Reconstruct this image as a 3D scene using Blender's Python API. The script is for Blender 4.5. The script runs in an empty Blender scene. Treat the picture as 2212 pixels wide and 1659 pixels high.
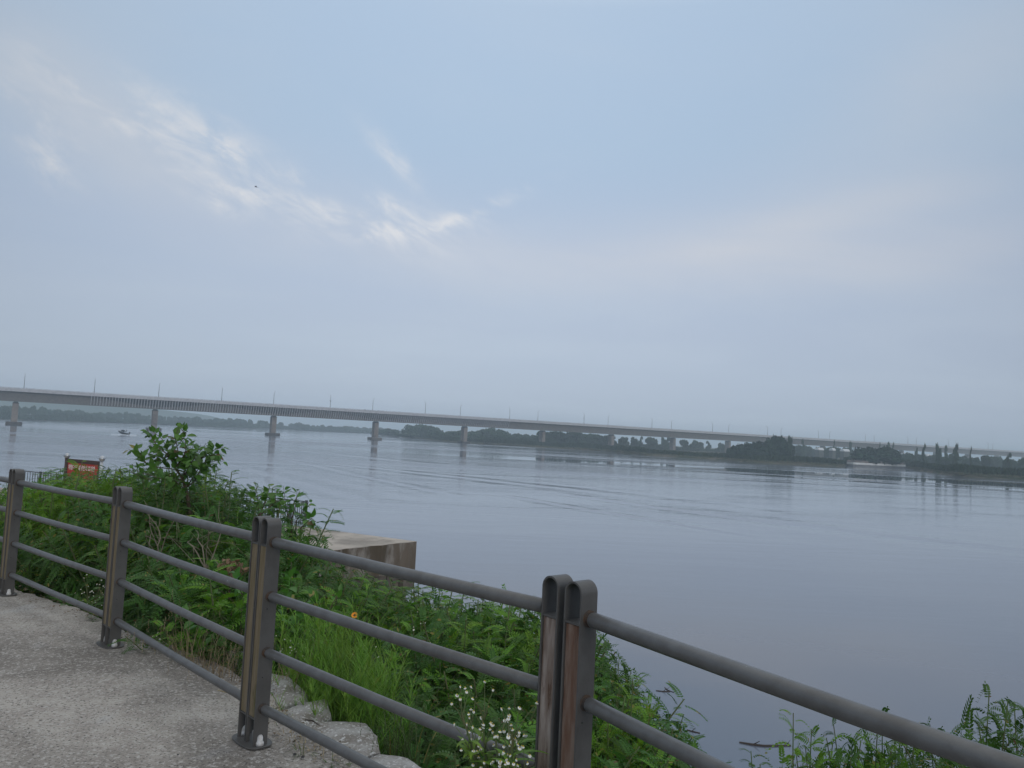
import bpy, math, random
import numpy as np
from mathutils import Vector, Matrix

rng = np.random.default_rng(7)
random.seed(7)
SC = bpy.context.scene
COL = SC.collection
rad = math.radians

# ------------------------------------------------------------------ camera
CAMZ = 7.6
p_, r_, FPX = rad(3.9), rad(2.8), 1660.0
cF = np.array([0, math.cos(p_), math.sin(p_)])
_R0 = np.array([1., 0, 0]); _U0 = np.array([0, -math.sin(p_), math.cos(p_)])
cR = _R0*math.cos(r_) + _U0*math.sin(r_)
cU = _U0*math.cos(r_) - _R0*math.sin(r_)
cam_d = bpy.data.cameras.new('camera'); cam = bpy.data.objects.new('camera', cam_d); COL.objects.link(cam)
cam_d.sensor_width = 36; cam_d.lens = 36*FPX/2212; cam_d.clip_start = 0.05; cam_d.clip_end = 20000
M = Matrix(((cR[0], cU[0], -cF[0], 0), (cR[1], cU[1], -cF[1], 0), (cR[2], cU[2], -cF[2], CAMZ), (0, 0, 0, 1)))
cam.matrix_world = M
SC.camera = cam

def ray(x, y): return cF + cR*(x-1106)/FPX + cU*(829.5-y)/FPX
def atz(x, y, z):
    d = ray(x, y); return np.array([0, 0, CAMZ]) + d*(z-CAMZ)/d[2]
def atY(x, y, Y):
    d = ray(x, y); return np.array([0, 0, CAMZ]) + d*Y/d[1]

# ------------------------------------------------------------------ world, sun, exposure
SUN_EL, SUN_AZ = rad(14), rad(150)          # azimuth clockwise from +Y: behind the camera, to the right
EXPOSURE = 0.10
SC.view_settings.view_transform = 'Standard'; SC.view_settings.look = 'None'
SC.view_settings.exposure = EXPOSURE; SC.view_settings.gamma = 1.0

class NT:
    """tiny node helper"""
    def __init__(s, tree): s.t = tree; s.n = tree.nodes; s.l = tree.links
    def node(s, typ, **kw):
        n = s.n.new(typ)
        for k, v in kw.items(): setattr(n, k, v)
        return n
    def put(s, sock, v):
        if hasattr(v, 'is_output') or isinstance(v, bpy.types.NodeSocket): s.l.new(v, sock)
        else: sock.default_value = v
    def m(s, op, a, b=None, c=None, clamp=False):
        n = s.node('ShaderNodeMath', operation=op, use_clamp=clamp)
        s.put(n.inputs[0], a)
        if b is not None: s.put(n.inputs[1], b)
        if c is not None: s.put(n.inputs[2], c)
        return n.outputs[0]
    def vm(s, op, a, b=None):
        n = s.node('ShaderNodeVectorMath', operation=op)
        s.put(n.inputs[0], a)
        if b is not None: s.put(n.inputs[1], b)
        return n.outputs['Value'] if op in ('DOT_PRODUCT', 'LENGTH') else n.outputs[0]
    def noise(s, vec, scale=1, detail=4, rough=.5, dist=0.0):
        n = s.node('ShaderNodeTexNoise'); s.put(n.inputs['Vector'], vec)
        n.inputs['Scale'].default_value = scale; n.inputs['Detail'].default_value = detail
        n.inputs['Roughness'].default_value = rough; n.inputs['Distortion'].default_value = dist
        return n.outputs['Fac']
    def map(s, v, a, b, c=0., d=1.):
        n = s.node('ShaderNodeMapRange', interpolation_type='SMOOTHSTEP')
        s.put(n.inputs[0], v); n.inputs[1].default_value = a; n.inputs[2].default_value = b
        n.inputs[3].default_value = c; n.inputs[4].default_value = d
        return n.outputs[0]
    def mix(s, f, a, b):
        n = s.node('ShaderNodeMix', data_type='RGBA')
        s.put(n.inputs[0], f); s.put(n.inputs[6], a); s.put(n.inputs[7], b)
        return n.outputs[2]
    def mapping(s, vec, scale=(1, 1, 1), rot=(0, 0, 0), loc=(0, 0, 0)):
        n = s.node('ShaderNodeMapping'); s.put(n.inputs[0], vec)
        n.inputs['Scale'].default_value = scale; n.inputs['Rotation'].default_value = rot; n.inputs['Location'].default_value = loc
        return n.outputs[0]
    def xyz(s, v):
        n = s.node('ShaderNodeSeparateXYZ'); s.put(n.inputs[0], v); return n.outputs
    def comb(s, x, y, z=0.):
        n = s.node('ShaderNodeCombineXYZ'); s.put(n.inputs[0], x); s.put(n.inputs[1], y); s.put(n.inputs[2], z); return n.outputs[0]
def c4(c): return (c[0], c[1], c[2], 1.)

def make_world():
    w = bpy.data.worlds.new('World'); SC.world = w; w.use_nodes = True
    g = NT(w.node_tree); g.n.clear()
    out = g.node('ShaderNodeOutputWorld'); bg = g.node('ShaderNodeBackground')
    sky = g.node('ShaderNodeTexSky', sky_type='NISHITA', sun_disc=False)
    sky.sun_elevation = SUN_EL; sky.sun_rotation = SUN_AZ; sky.air_density = 1.2; sky.dust_density = 2.0
    d = g.node('ShaderNodeTexCoord').outputs['Generated']
    x, y, z = g.xyz(d)
    el = g.m('MAXIMUM', z, 0.0)
    ramp = g.node('ShaderNodeValToRGB'); g.put(ramp.inputs[0], el)
    cr = ramp.color_ramp
    stops = [(0.0, (.452, .542, .680)), (.06, (.445, .530, .672)), (.14, (.448, .525, .672)), (.24, (.440, .530, .690)),
             (.36, (.425, .550, .715)), (.50, (.44, .57, .745)), (.62, (.85, .91, .97)), (1.0, (1.18, 1.16, 1.13))]
    cr.elements[0].position, cr.elements[0].color = stops[0][0], c4(stops[0][1])
    cr.elements[1].position, cr.elements[1].color = stops[-1][0], c4(stops[-1][1])
    for p, c in stops[1:-1]:
        e = cr.elements.new(p); e.color = c4(c)
    # gnomonic sky coordinates (fixed to the world, not to the camera) for the thin cloud deck
    ys = g.m('MAXIMUM', y, 0.05)
    a = g.m('DIVIDE', x, ys); b = g.m('DIVIDE', z, ys)
    zz = g.m('ADD', el, 0.10)
    plane = g.comb(g.m('DIVIDE', x, zz), g.m('DIVIDE', y, zz))
    veil = g.noise(g.mapping(plane, (.55, .75, 1), (0, 0, rad(-28))), 1.0, 5, .55, .4)
    def strk(ang, su, sv, sc, det, ro, dist, off):
        ca, sa = math.cos(ang), math.sin(ang)
        u = g.m('ADD', g.m('MULTIPLY', a, ca*su), g.m('MULTIPLY', b, sa*su)); v = g.m('ADD', g.m('MULTIPLY', a, -sa*sv), g.m('MULTIPLY_ADD', b, ca*sv, off))
        return g.noise(g.comb(u, v), sc, det, ro, dist)
    wisp = strk(rad(-33), 5, 15, 1.0, 7, .62, .6, 3.3)
    wisp2 = strk(rad(-24), 12, 30, 1.0, 6, .65, .9, 7.1)
    def blob(px, py, wx, wy, ang):
        q = ray(px, py); a0, b0 = q[0]/q[1], q[2]/q[1]
        da, db = g.m('SUBTRACT', a, a0), g.m('SUBTRACT', b, b0)
        ca, sa = math.cos(ang), math.sin(ang)
        u = g.m('ADD', g.m('MULTIPLY', da, ca/wx), g.m('MULTIPLY', db, sa/wx))
        v = g.m('ADD', g.m('MULTIPLY', da, -sa/wy), g.m('MULTIPLY', db, ca/wy))
        return g.m('EXPONENT', g.m('MULTIPLY', g.m('ADD', g.m('MULTIPLY', u, u), g.m('MULTIPLY', v, v)), -1.0))
    def total(bl):
        s = bl[0]
        for q in bl[1:]: s = g.m('ADD', s, q)
        return s
    sharp = total([blob(570, 435, .10, .017, rad(-14)), blob(780, 480, .12, .024, rad(-16)), blob(880, 492, .10, .016, rad(5)), blob(1040, 450, .07, .010, rad(24)),
                   blob(440, 425, .05, .014, rad(-30)), blob(840, 440, .035, .012, rad(-20)), blob(505, 335, .05, .018, rad(-20)), blob(420, 280, .11, .030, rad(-28)),
                   blob(250, 250, .16, .026, rad(-32)), blob(100, 350, .05, .022, rad(-40)), blob(850, 340, .05, .012, rad(-45)), blob(650, 385, .03, .014, rad(-20)),
                   blob(80, 250, .08, .02, rad(-40))])
    soft = total([blob(120, 180, .24, .07, rad(-36)), blob(330, 330, .22, .08, rad(-25)), blob(780, 500, .24, .05, rad(-8)), blob(1800, 455, .16, .022, rad(14)), blob(1600, 490, .34, .045, rad(14)),
                  blob(1950, 440, .20, .030, rad(12)), blob(2110, 520, .16, .035, rad(16)), blob(1400, 540, .40, .05, rad(0)), blob(1950, 250, .3, .08, rad(40)), blob(1750, 555, .3, .04, rad(5))])
    streak = g.m('ADD', g.m('MULTIPLY', wisp, .65), g.m('MULTIPLY', wisp2, .45))
    f1 = g.m('MULTIPLY', g.m('MULTIPLY', sharp, g.map(streak, .46, .70)), .80, clamp=True)
    f2 = g.m('MULTIPLY', g.m('MULTIPLY', soft, g.map(veil, .25, .75, .35, 1.0)), .42, clamp=True)
    f3 = g.m('MULTIPLY', g.map(veil, .40, .75), .42)
    base = g.mix(.12, ramp.outputs[0], g.vm('MULTIPLY', sky.outputs[0], (.10, .10, .10)))
    c1 = g.mix(f3, base, (.50, .58, .68, 1))
    c2 = g.mix(f2, c1, (.575, .605, .665, 1))
    c3 = g.mix(f1, c2, (.68, .70, .74, 1))
    # slightly dimmer towards both sides of the river
    side = g.m('SUBTRACT', 1.0, g.m('MULTIPLY', g.m('MULTIPLY', a, a), .30), clamp=True)
    side = g.m('MAXIMUM', side, .80)
    fin = g.vm('MULTIPLY', c3, g.comb(side, side, side))
    g.put(bg.inputs[0], fin); bg.inputs[1].default_value = 1.0
    g.l.new(bg.outputs[0], out.inputs[0])
make_world()
sun_d = bpy.data.lights.new('sun', 'SUN'); sun_d.energy = 0.55; sun_d.angle = rad(20); sun_d.color = (1, .93, .86)
sun = bpy.data.objects.new('sun', sun_d); COL.objects.link(sun)
sv = Vector((math.sin(SUN_AZ)*math.cos(SUN_EL), math.cos(SUN_AZ)*math.cos(SUN_EL), math.sin(SUN_EL)))
sun.rotation_euler = sv.to_track_quat('Z', 'Y').to_euler()
SC.cycles.max_bounces = 6; SC.cycles.transparent_max_bounces = 8; SC.cycles.volume_bounces = 2
SC.cycles.caustics_reflective = False; SC.cycles.caustics_refractive = False
SC.cycles.use_denoising = True

# ------------------------------------------------------------------ materials
MATS = {}
def mat(name, col, rough=.7, metal=0., var=None, vscale=8., bump=0., bscale=30., spec=.5, rnd=0., col3=None, s3=3., t3=(.55, .7), trans=0., stretch=(1, 1, 1)):
    """principled + object-space noise mottling; rnd = per-leaf hue spread; trans = translucency"""
    if name in MATS: return MATS[name]
    m = bpy.data.materials.new(name); m.use_nodes = True; g = NT(m.node_tree)
    b = g.n['Principled BSDF']; b.inputs['Roughness'].default_value = rough; b.inputs['Metallic'].default_value = metal
    b.inputs['Specular IOR Level'].default_value = spec
    co = g.mapping(g.node('ShaderNodeTexCoord').outputs['Object'], stretch)
    c = c4(col)
    if var is not None:
        n = g.noise(co, vscale, 6, .62)
        c = g.mix(g.map(n, .35, .68), c, c4(var))
    if col3 is not None:
        n = g.noise(co, s3, 7, .65, .3)
        c = g.mix(g.map(n, *t3), c, c4(col3))
    if rnd:
        ri = g.node('ShaderNodeNewGeometry').outputs['Random Per Island']
        oi = g.node('ShaderNodeObjectInfo').outputs['Random']
        hs = g.node('ShaderNodeHueSaturation')
        g.put(hs.inputs['Color'], c)
        g.put(hs.inputs['Hue'], g.m('ADD', .5-.012, g.m('MULTIPLY', oi, .024)))
        g.put(hs.inputs['Value'], g.m('ADD', 1-rnd, g.m('MULTIPLY', g.m('ADD', g.m('MULTIPLY', ri, .6), g.m('MULTIPLY', oi, .4)), 2*rnd)))
        c = hs.outputs[0]
        if trans:                                      # a few yellowed or withered leaflets
            c = g.mix(g.m('MULTIPLY', g.m('GREATER_THAN', ri, .975), .8), c, (.26, .21, .05, 1))
            c = g.mix(g.m('MULTIPLY', g.m('LESS_THAN', ri, .012), .85), c, (.14, .08, .035, 1))
    g.put(b.inputs['Base Color'], c)
    if bump:
        bn = g.node('ShaderNodeBump'); bn.inputs['Strength'].default_value = 1; bn.inputs['Distance'].default_value = bump
        g.put(bn.inputs['Height'], g.noise(co, bscale, 5, .6)); g.l.new(bn.outputs[0], b.inputs['Normal'])
    if trans:
        tr = g.node('ShaderNodeBsdfTranslucent'); g.put(tr.inputs[0], c)
        mx = g.node('ShaderNodeMixShader'); mx.inputs[0].default_value = trans
        g.l.new(b.outputs[0], mx.inputs[1]); g.l.new(tr.outputs[0], mx.inputs[2])
        g.l.new(mx.outputs[0], g.n['Material Output'].inputs[0])
    MATS[name] = m; return m

STEEL = mat('painted_steel', (.095, .094, .092), .5, .05, (.074, .072, .070), 9, .0006, 160, .45, col3=(.22, .22, .225), s3=70, t3=(.66, .8))
RAILM = mat('rail_steel', (.118, .120, .120), .40, .05, (.088, .087, .085), 14, .0006, 140, .5, col3=(.24, .24, .24), s3=24, t3=(.66, .71))
RUST = mat('rusty_steel', (.075, .07, .066), .8, .1, (.115, .075, .052), 22, .0008, 150, .2)
DARK = mat('dark_metal', (.02, .02, .022), .6)
CAPW = mat('white_bolt_cap', (.62, .63, .64), .5, 0, (.45, .44, .42), 60)
WOOD_MOSS = mat('mossy_wood', (.165, .132, .075), .9, 0, (.22, .175, .12), 9, .0015, 60, .2, col3=(.075, .075, .03), s3=5, stretch=(5, 5, .45))
WOOD_BROWN = mat('weathered_wood', (.190, .145, .120), .9, 0, (.33, .285, .255), 7, .0015, 60, .2, col3=(.10, .060, .040), s3=6, t3=(.5, .68), stretch=(6, 6, .9))
WOOD_RED = mat('stained_wood', (.140, .080, .056), .9, 0, (.21, .155, .125), 7, .0015, 60, .2, col3=(.085, .045, .03), s3=5, t3=(.5, .7), stretch=(6, 6, .9))
BARK = mat('bark', (.11, .085, .06), .9, 0, (.06, .05, .035), 12, .003, 60, .2)
GSTEM = mat('green_stem', (.10, .16, .05), .7, 0, (.13, .12, .06), 10)
LEAF = mat('locust_leaf', (.066, .165, .024), .5, 0, (.042, .112, .020), 1.3, spec=.35, rnd=.30, trans=.30)
LEAFY = mat('bright_locust_leaf', (.155, .32, .024), .5, 0, (.085, .20, .020), 2.2, spec=.35, rnd=.28, trans=.34)  # brighter leaf green, with the light on the thicket tops put into its colour
BROAD = mat('broad_leaf', (.062, .165, .026), .42, 0, (.09, .21, .026), 2.5, spec=.4, rnd=.28, trans=.26)
BROADY = mat('bright_broad_leaf', (.095, .215, .022), .42, 0, (.05, .135, .02), 2.0, spec=.4, rnd=.25, trans=.3)
WEED = mat('feathery_weed_green', (.19, .36, .035), .6, 0, (.13, .26, .03), 3, rnd=.25, trans=.35)
GRASSM = mat('grass_green', (.075, .130, .035), .6, 0, (.10, .14, .05), 3, rnd=.3, trans=.3)
DRYM = mat('dry_straw', (.34, .27, .16), .8, 0, (.22, .17, .10), 8, rnd=.25)
PETAL = mat('white_petal', (.78, .80, .76), .6)
ORANGE = mat('orange_petal', (.80, .27, .01), .6)
BROWN = mat('brown_centre', (.07, .02, .01), .8)
FARLEAF = mat('far_foliage', (.034, .066, .024), .8, 0, (.024, .050, .020), .25, spec=.1, rnd=.35)
FARDARK = mat('far_foliage_dark', (.020, .044, .019), .85, 0, (.012, .030, .014), .25, spec=.1, rnd=.35)
CONC_B = mat('bridge_concrete', (.165, .150, .140), .85, 0, (.125, .114, .105), .6, col3=(.18, .16, .14), s3=.25, t3=(.56, .75))
CONC_P = mat('pale_parapet', (.50, .50, .52), .8, 0, (.40, .40, .42), .8)
CONC_F = mat('footing_concrete', (.10, .092, .09), .9, 0, (.06, .056, .054), .7)
BOXD = mat('shaded_recess_concrete', (.030, .030, .034), .9, 0, (.02, .02, .024), .5)  # near black: the shade under the deck is put into this colour

# ------------------------------------------------------------------ mesh building
class MB:
    def __init__(s): s.v = []; s.f = []; s.k = 0
    def add(s, verts, faces):
        s.v.extend([tuple(map(float, q)) for q in verts]); k = s.k
        s.f.extend([tuple(i+k for i in q) for q in faces]); s.k += len(verts); return s
    def box(s, c, d, rot=None):
        x, y, z = d[0]/2, d[1]/2, d[2]/2
        V = np.array([(a*x, b*y, e*z) for a in (-1, 1) for b in (-1, 1) for e in (-1, 1)])
        if rot is not None: V = V @ np.array(rot).T
        V = V + np.array(c)
        return s.add(V, [(0, 1, 3, 2), (4, 6, 7, 5), (0, 4, 5, 1), (2, 3, 7, 6), (0, 2, 6, 4), (1, 5, 7, 3)])
    def tube(s, pts, r, n=8, cap=True):
        P = [np.array(q, float) for q in pts]
        if not hasattr(r, '__len__'): r = [r]*len(P)
        V = []; up = None
        for i, q in enumerate(P):
            t = P[min(i+1, len(P)-1)] - P[max(i-1, 0)]; t = t/(np.linalg.norm(t)+1e-9)
            if up is None: up = np.array([0, 0, 1.]) if abs(t[2]) < .9 else np.array([1., 0, 0])
            a = np.cross(t, up); a = a/(np.linalg.norm(a)+1e-9); b = np.cross(a, t); up = b
            for j in range(n):
                w = 2*math.pi*j/n; V.append(q + (a*math.cos(w) + b*math.sin(w))*r[i])
        Fc = []
        for i in range(len(P)-1):
            for j in range(n):
                Fc.append((i*n+j, i*n+(j+1) % n, (i+1)*n+(j+1) % n, (i+1)*n+j))
        if cap: Fc += [tuple(range(n))[::-1], tuple((len(P)-1)*n+j for j in range(n))]
        return s.add(V, Fc)
    def prism(s, poly, z0, z1):
        n = len(poly); V = [(q[0], q[1], z0) for q in poly] + [(q[0], q[1], z1) for q in poly]
        return s.add(V, [tuple(range(n))[::-1], tuple(range(n, 2*n))] + [(i, (i+1) % n, n+(i+1) % n, n+i) for i in range(n)])
    def extrude(s, poly3, vec):
        n = len(poly3); A = [np.array(q, float) for q in poly3]; B = [q+np.array(vec) for q in A]
        return s.add(A+B, [tuple(range(n))[::-1], tuple(range(n, 2*n))] + [(i, (i+1) % n, n+(i+1) % n, n+i) for i in range(n)])
    def lathe(s, prof, n=12, c=(0, 0, 0)):
        V = [(c[0]+r*math.cos(2*math.pi*j/n), c[1]+r*math.sin(2*math.pi*j/n), c[2]+z) for r, z in prof for j in range(n)]
        Fc = [(i*n+j, i*n+(j+1) % n, (i+1)*n+(j+1) % n, (i+1)*n+j) for i in range(len(prof)-1) for j in range(n)]
        return s.add(V, Fc + [tuple(range(n))[::-1], tuple((len(prof)-1)*n+j for j in range(n))])
    def mesh(s, name, m, smooth=False):
        me = bpy.data.meshes.new(name); me.from_pydata(s.v, [], s.f); me.materials.append(m)
        if smooth: me.polygons.foreach_set('use_smooth', [True]*len(me.polygons))
        me.update(); return me
    def build(s, name, m, parent=None, smooth=False, **tags):
        return link(name, s.mesh(name, m, smooth), parent, **tags)

def link(name, me, parent=None, **tags):
    o = bpy.data.objects.new(name, me); COL.objects.link(o)
    if parent is not None: o.parent = parent
    for k, v in tags.items(): o[k] = v
    return o
def empty(name, loc=(0, 0, 0), rz=0., **tags):
    o = link(name, None, **tags); o.location = loc; o.rotation_euler = (0, 0, rz); o.empty_display_size = .1; return o
def copy_tree(o, parent=None):
    c = o.copy(); COL.objects.link(c); c.parent = parent
    for ch in list(o.children): copy_tree(ch, c)
    return c
def retag(o, **t):
    for k, v in t.items(): o[k] = v
    return o
def bevel(o, w, seg=2):
    b = o.modifiers.new('bevel', 'BEVEL'); b.width = w; b.segments = seg; b.limit_method = 'ANGLE'; return o

def stamp(V, faces, mats, me_name, m):
    """many copies of a small template as ONE mesh. V (n,3); mats (k,4,4)"""
    V = np.asarray(V, float); n = len(V); k = len(mats)
    Vh = np.concatenate([V, np.ones((n, 1))], 1)
    out = np.einsum('kij,nj->kni', np.asarray(mats), Vh)[:, :, :3].reshape(-1, 3)
    me = bpy.data.meshes.new(me_name)
    ls = np.array([len(q) for q in faces]); li = np.concatenate([np.array(q) for q in faces])
    L = np.tile(ls, k); I = (np.tile(li, k) + np.repeat(np.arange(k)*n, len(li)))
    me.vertices.add(len(out)); me.vertices.foreach_set('co', out.ravel())
    me.loops.add(len(I)); me.loops.foreach_set('vertex_index', I.astype(np.int32))
    me.polygons.add(len(L)); me.polygons.foreach_set('loop_start', np.concatenate([[0], np.cumsum(L)[:-1]]).astype(np.int32))
    me.polygons.foreach_set('loop_total', L.astype(np.int32))
    me.materials.append(m); me.update(calc_edges=True); me.validate()
    return me
def frame(pos, fwd, up, sc=1.0, w=1.0):
    f = np.asarray(fwd, float); f = f/np.linalg.norm(f)
    r = np.cross(f, up); r = r/(np.linalg.norm(r)+1e-9); u = np.cross(r, f)
    T = np.eye(4); T[:3, 0] = r*sc*w; T[:3, 1] = f*sc; T[:3, 2] = u*sc; T[:3, 3] = pos; return T
def rnd_dir():
    v = rng.normal(size=3); return v/np.linalg.norm(v)

# ------------------------------------------------------------------ near ground: path, slope, fence line
FT = np.array([.74, -.672]); FS = np.array([.672, .74])      # along the fence (to the right) and out towards the river
P4 = np.array([.22, 2.62])
def ts(x, y):
    d = np.array([x, y]) - P4; return d@FT, d@FS
def xy(t, s): return P4 + FT*t + FS*s
def path_z(t): return 6.045 + .008*min(max(t, -12), 2)
EDGE = [(-40, .25), (-6.5, .25), (-5.4, .38), (-4.5, .42), (-3.3, .50), (-2.7, .50), (-2.0, .32), (-1.4, .30), (0, .30), (8, .3)]
def edge_s(t): return float(np.interp(t, [e[0] for e in EDGE], [e[1] for e in EDGE]))
def hsh(a, b):
    return math.sin(a*12.9898+b*78.233)*43758.5453 % 1.0
def vnoise(x, y):
    i, j = math.floor(x), math.floor(y); u, v = x-i, y-j; u = u*u*(3-2*u); v = v*v*(3-2*v)
    return (hsh(i, j)*(1-u)+hsh(i+1, j)*u)*(1-v)+(hsh(i, j+1)*(1-u)+hsh(i+1, j+1)*u)*v
def slope_z(t, s):
    e = edge_s(t)
    if s <= e-.25: return path_z(t)-.30
    z = np.interp(s-e, [-.25, .0, .12, .5, 1.2, 4, 11, 16, 30], [path_z(t)-.30, path_z(t)-.16, path_z(t)-.22, 5.0, 4.55, 3.0, .1, -1.2, -3])
    return float(z) + .22*(vnoise(t*1.3, s*1.3)-.5)*min(1, max(0, s-e))
def slope_xy(x, y): t, s = ts(x, y); return slope_z(t, s)

def build_path():
    g = NT(None) if False else None
    m = bpy.data.materials.new('exposed_aggregate_concrete'); m.use_nodes = True; g = NT(m.node_tree); b = g.n['Principled BSDF']
    co = g.node('ShaderNodeTexCoord').outputs['Object']
    big = g.noise(co, .9, 4, .55, .3); mid = g.noise(co, 5, 6, .65); fine = g.noise(co, 42, 4, .75); grit = g.noise(co, 75, 3, .6)
    c = g.mix(g.map(mid, .35, .65), (.31, .28, .25, 1), (.42, .39, .35, 1))
    c = g.mix(g.m('MULTIPLY', g.map(big, .42, .60), .80), c, (.165, .148, .13, 1))
    c = g.mix(g.m('MULTIPLY', g.map(g.noise(co, 1.6, 5, .6, .5), .56, .70), .6), c, (.40, .40, .40, 1))
    c = g.mix(g.m('MULTIPLY', g.map(fine, .51, .62), .8), c, (.50, .48, .45, 1))
    c = g.mix(g.m('MULTIPLY', g.map(grit, .54, .66), .85), c, (.06, .055, .05, 1))
    g.put(b.inputs['Base Color'], c); b.inputs['Roughness'].default_value = .9
    bn = g.node('ShaderNodeBump'); bn.inputs['Distance'].default_value = .006; g.put(bn.inputs['Height'], g.m('ADD', fine, g.m('MULTIPLY', mid, .8)))
    g.l.new(bn.outputs[0], b.inputs['Normal'])
    mb = MB(); T = np.concatenate([np.arange(-40, -9, 1.), np.arange(-9, 2, .04), np.arange(2, 9, 1.)])
    rows = [-18, -6, -3, -1.5, -.8, -.3, 0]
    V = []
    for t in T:
        e = edge_s(t) + .05*(vnoise(t*2.1, 3)-.5) + .05*(vnoise(t*9, 7)-.5) + .018*(vnoise(t*31, 9)-.5)
        for s_ in rows + ['e']:
            s = e if s_ == 'e' else s_
            P = xy(t, s); V.append((P[0], P[1], path_z(t) - (.012 if s_ == 'e' else 0)))
        P = xy(t, e+.02); V.append((P[0], P[1], path_z(t)-.06)); P = xy(t, e-.02); V.append((P[0], P[1], path_z(t)-.34))
    n = len(rows)+3
    F_ = [(i*n+j, (i+1)*n+j, (i+1)*n+j+1, i*n+j+1) for i in range(len(T)-1) for j in range(n-1)]
    mb.add(V, F_)
    return mb.build('path', m, kind='structure')
build_path()

def build_slope():
    m = mat('bank_soil', (.055, .048, .032), .95, 0, (.035, .042, .020), 1.5, .03, 6, .1)
    T = np.arange(-70, 40.1, .8); S = np.concatenate([np.arange(-20, 0, 4), np.arange(0, 3, .25), np.arange(3, 31, 1)])
    V = [(*xy(t, s), slope_z(t, s)) for t in T for s in S]; n = len(S)
    MB().add(V, [(i*n+j, (i+1)*n+j, (i+1)*n+j+1, i*n+j+1) for i in range(len(T)-1) for j in range(n-1)]).build('river_bank', m, kind='structure', smooth=True)
build_slope()

# ------------------------------------------------------------------ water
def build_water():
    m = bpy.data.materials.new('river_water'); m.use_nodes = True; g = NT(m.node_tree); b = g.n['Principled BSDF']
    b.inputs['Base Color'].default_value = (.116, .136, .176, 1); b.inputs['IOR'].default_value = 1.5
    b.inputs['Specular IOR Level'].default_value = .5
    co = g.node('ShaderNodeNewGeometry').outputs['Position']
    x, y, z = g.xyz(co)
    def line(p, q):
        A, B = atz(*p, 0)[:2], atz(*q, 0)[:2]; d = B-A; L = np.linalg.norm(d); d = d/L; n = (-d[1], d[0])
        per = g.m('ADD', g.m('MULTIPLY', x, n[0]), g.m('MULTIPLY_ADD', y, n[1], -(A[0]*n[0]+A[1]*n[1])))
        alo = g.m('ADD', g.m('MULTIPLY', x, d[0]), g.m('MULTIPLY_ADD', y, d[1], -(A[0]*d[0]+A[1]*d[1])))
        return per, alo, L
    wob = g.m('MULTIPLY', g.m('SUBTRACT', g.noise(co, .03, 3), .5), 14)
    wakes = None
    for p, q, w, lam, A in [((1060, 1066), (1620, 1160), 1.6, 5.0, .10), ((600, 990), (1010, 1078), 2.6, 5.0, .13), ((1180, 1062), (1660, 1130), 2.0, 6.0, .08),
                            ((560, 985), (1350, 1070), 7.0, 7.0, .07), ((900, 1020), (1750, 1120), 9.0, 9.0, .05), ((1300, 1000), (2300, 1068), 3.0, 7.0, .14),
                            ((1000, 988), (2300, 1060), 5.0, 9.0, .16), ((1400, 1095), (2250, 1195), 6.0, 10., .07), ((480, 1000), (860, 1100), 8.0, 6.0, .07),
                            ((560, 965), (1000, 1010), 10.0, 14., .16)]:
        per, alo, L = line(p, q)
        per = g.m('ADD', per, g.m('MULTIPLY', wob, .25))
        env = g.m('EXPONENT', g.m('MULTIPLY', g.m('MULTIPLY', per, per), -1/(w*w)))
        win = g.m('MULTIPLY', g.map(alo, -.02*L, .18*L), g.map(alo, L*.8, L*1.05, 1, 0))
        h = g.m('MULTIPLY', g.m('MULTIPLY', g.m('SINE', g.m('MULTIPLY', per, 2*math.pi/lam)), A), g.m('MULTIPLY', env, win))
        wakes = h if wakes is None else g.m('ADD', wakes, h)
    # calm mirror bands lying parallel to the far right bank
    perc, aloc, L = line((1160, 988), (2212, 1043))
    perc = g.m('ADD', perc, g.m('MULTIPLY', g.m('SUBTRACT', g.noise(g.mapping(co, (.006, .02, 1)), 1, 3), .5), 10))
    perl, _a, _b = line((1160, 997), (2074, 1055))
    b1 = g.m('MULTIPLY', g.map(perl, -3, 2), g.map(perc, -4, 3, 1, 0))
    calm = g.m('MULTIPLY', b1, g.map(aloc, -90, 10))
    near_calm = g.map(y, 40, 140, 1, 0)
    patch = g.map(g.noise(g.mapping(co, (.004, .016, 1), (0, 0, rad(-10))), 1, 4, .6, .6), .42, .60)
    act = g.m('MULTIPLY', g.m('SUBTRACT', 1.0, calm), g.m('SUBTRACT', 1.0, g.m('MULTIPLY', near_calm, .88)))
    act = g.m('MULTIPLY', act, g.m('MULTIPLY_ADD', patch, .60, .22))
    rip = g.m('MULTIPLY', g.noise(g.mapping(co, (.35, 1.0, 1), (0, 0, rad(-25))), 1.1, 4, .6), .07)
    rip2 = g.m('MULTIPLY', g.noise(g.mapping(co, (.05, .16, 1), (0, 0, rad(-18))), 1.0, 4, .6, .5), .26)
    h = g.m('ADD', g.m('MULTIPLY', g.m('ADD', rip, rip2), act), g.m('MULTIPLY', wakes, g.m('MULTIPLY_ADD', g.noise(co, .35, 4, .7), .9, .0)))
    bn = g.node('ShaderNodeBump'); bn.inputs['Strength'].default_value = 1; bn.inputs['Distance'].default_value = 1.0
    g.put(bn.inputs['Height'], h); g.l.new(bn.outputs[0], b.inputs['Normal'])
    g.put(b.inputs['Roughness'], g.m('MULTIPLY_ADD', act, .16, .03))
    MB().add([(-4400, -300, 0), (4400, -300, 0), (4400, 4600, 0), (-4400, 4600, 0)], [(0, 1, 2, 3)]).build('water', m, kind='structure')
build_water()

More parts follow.
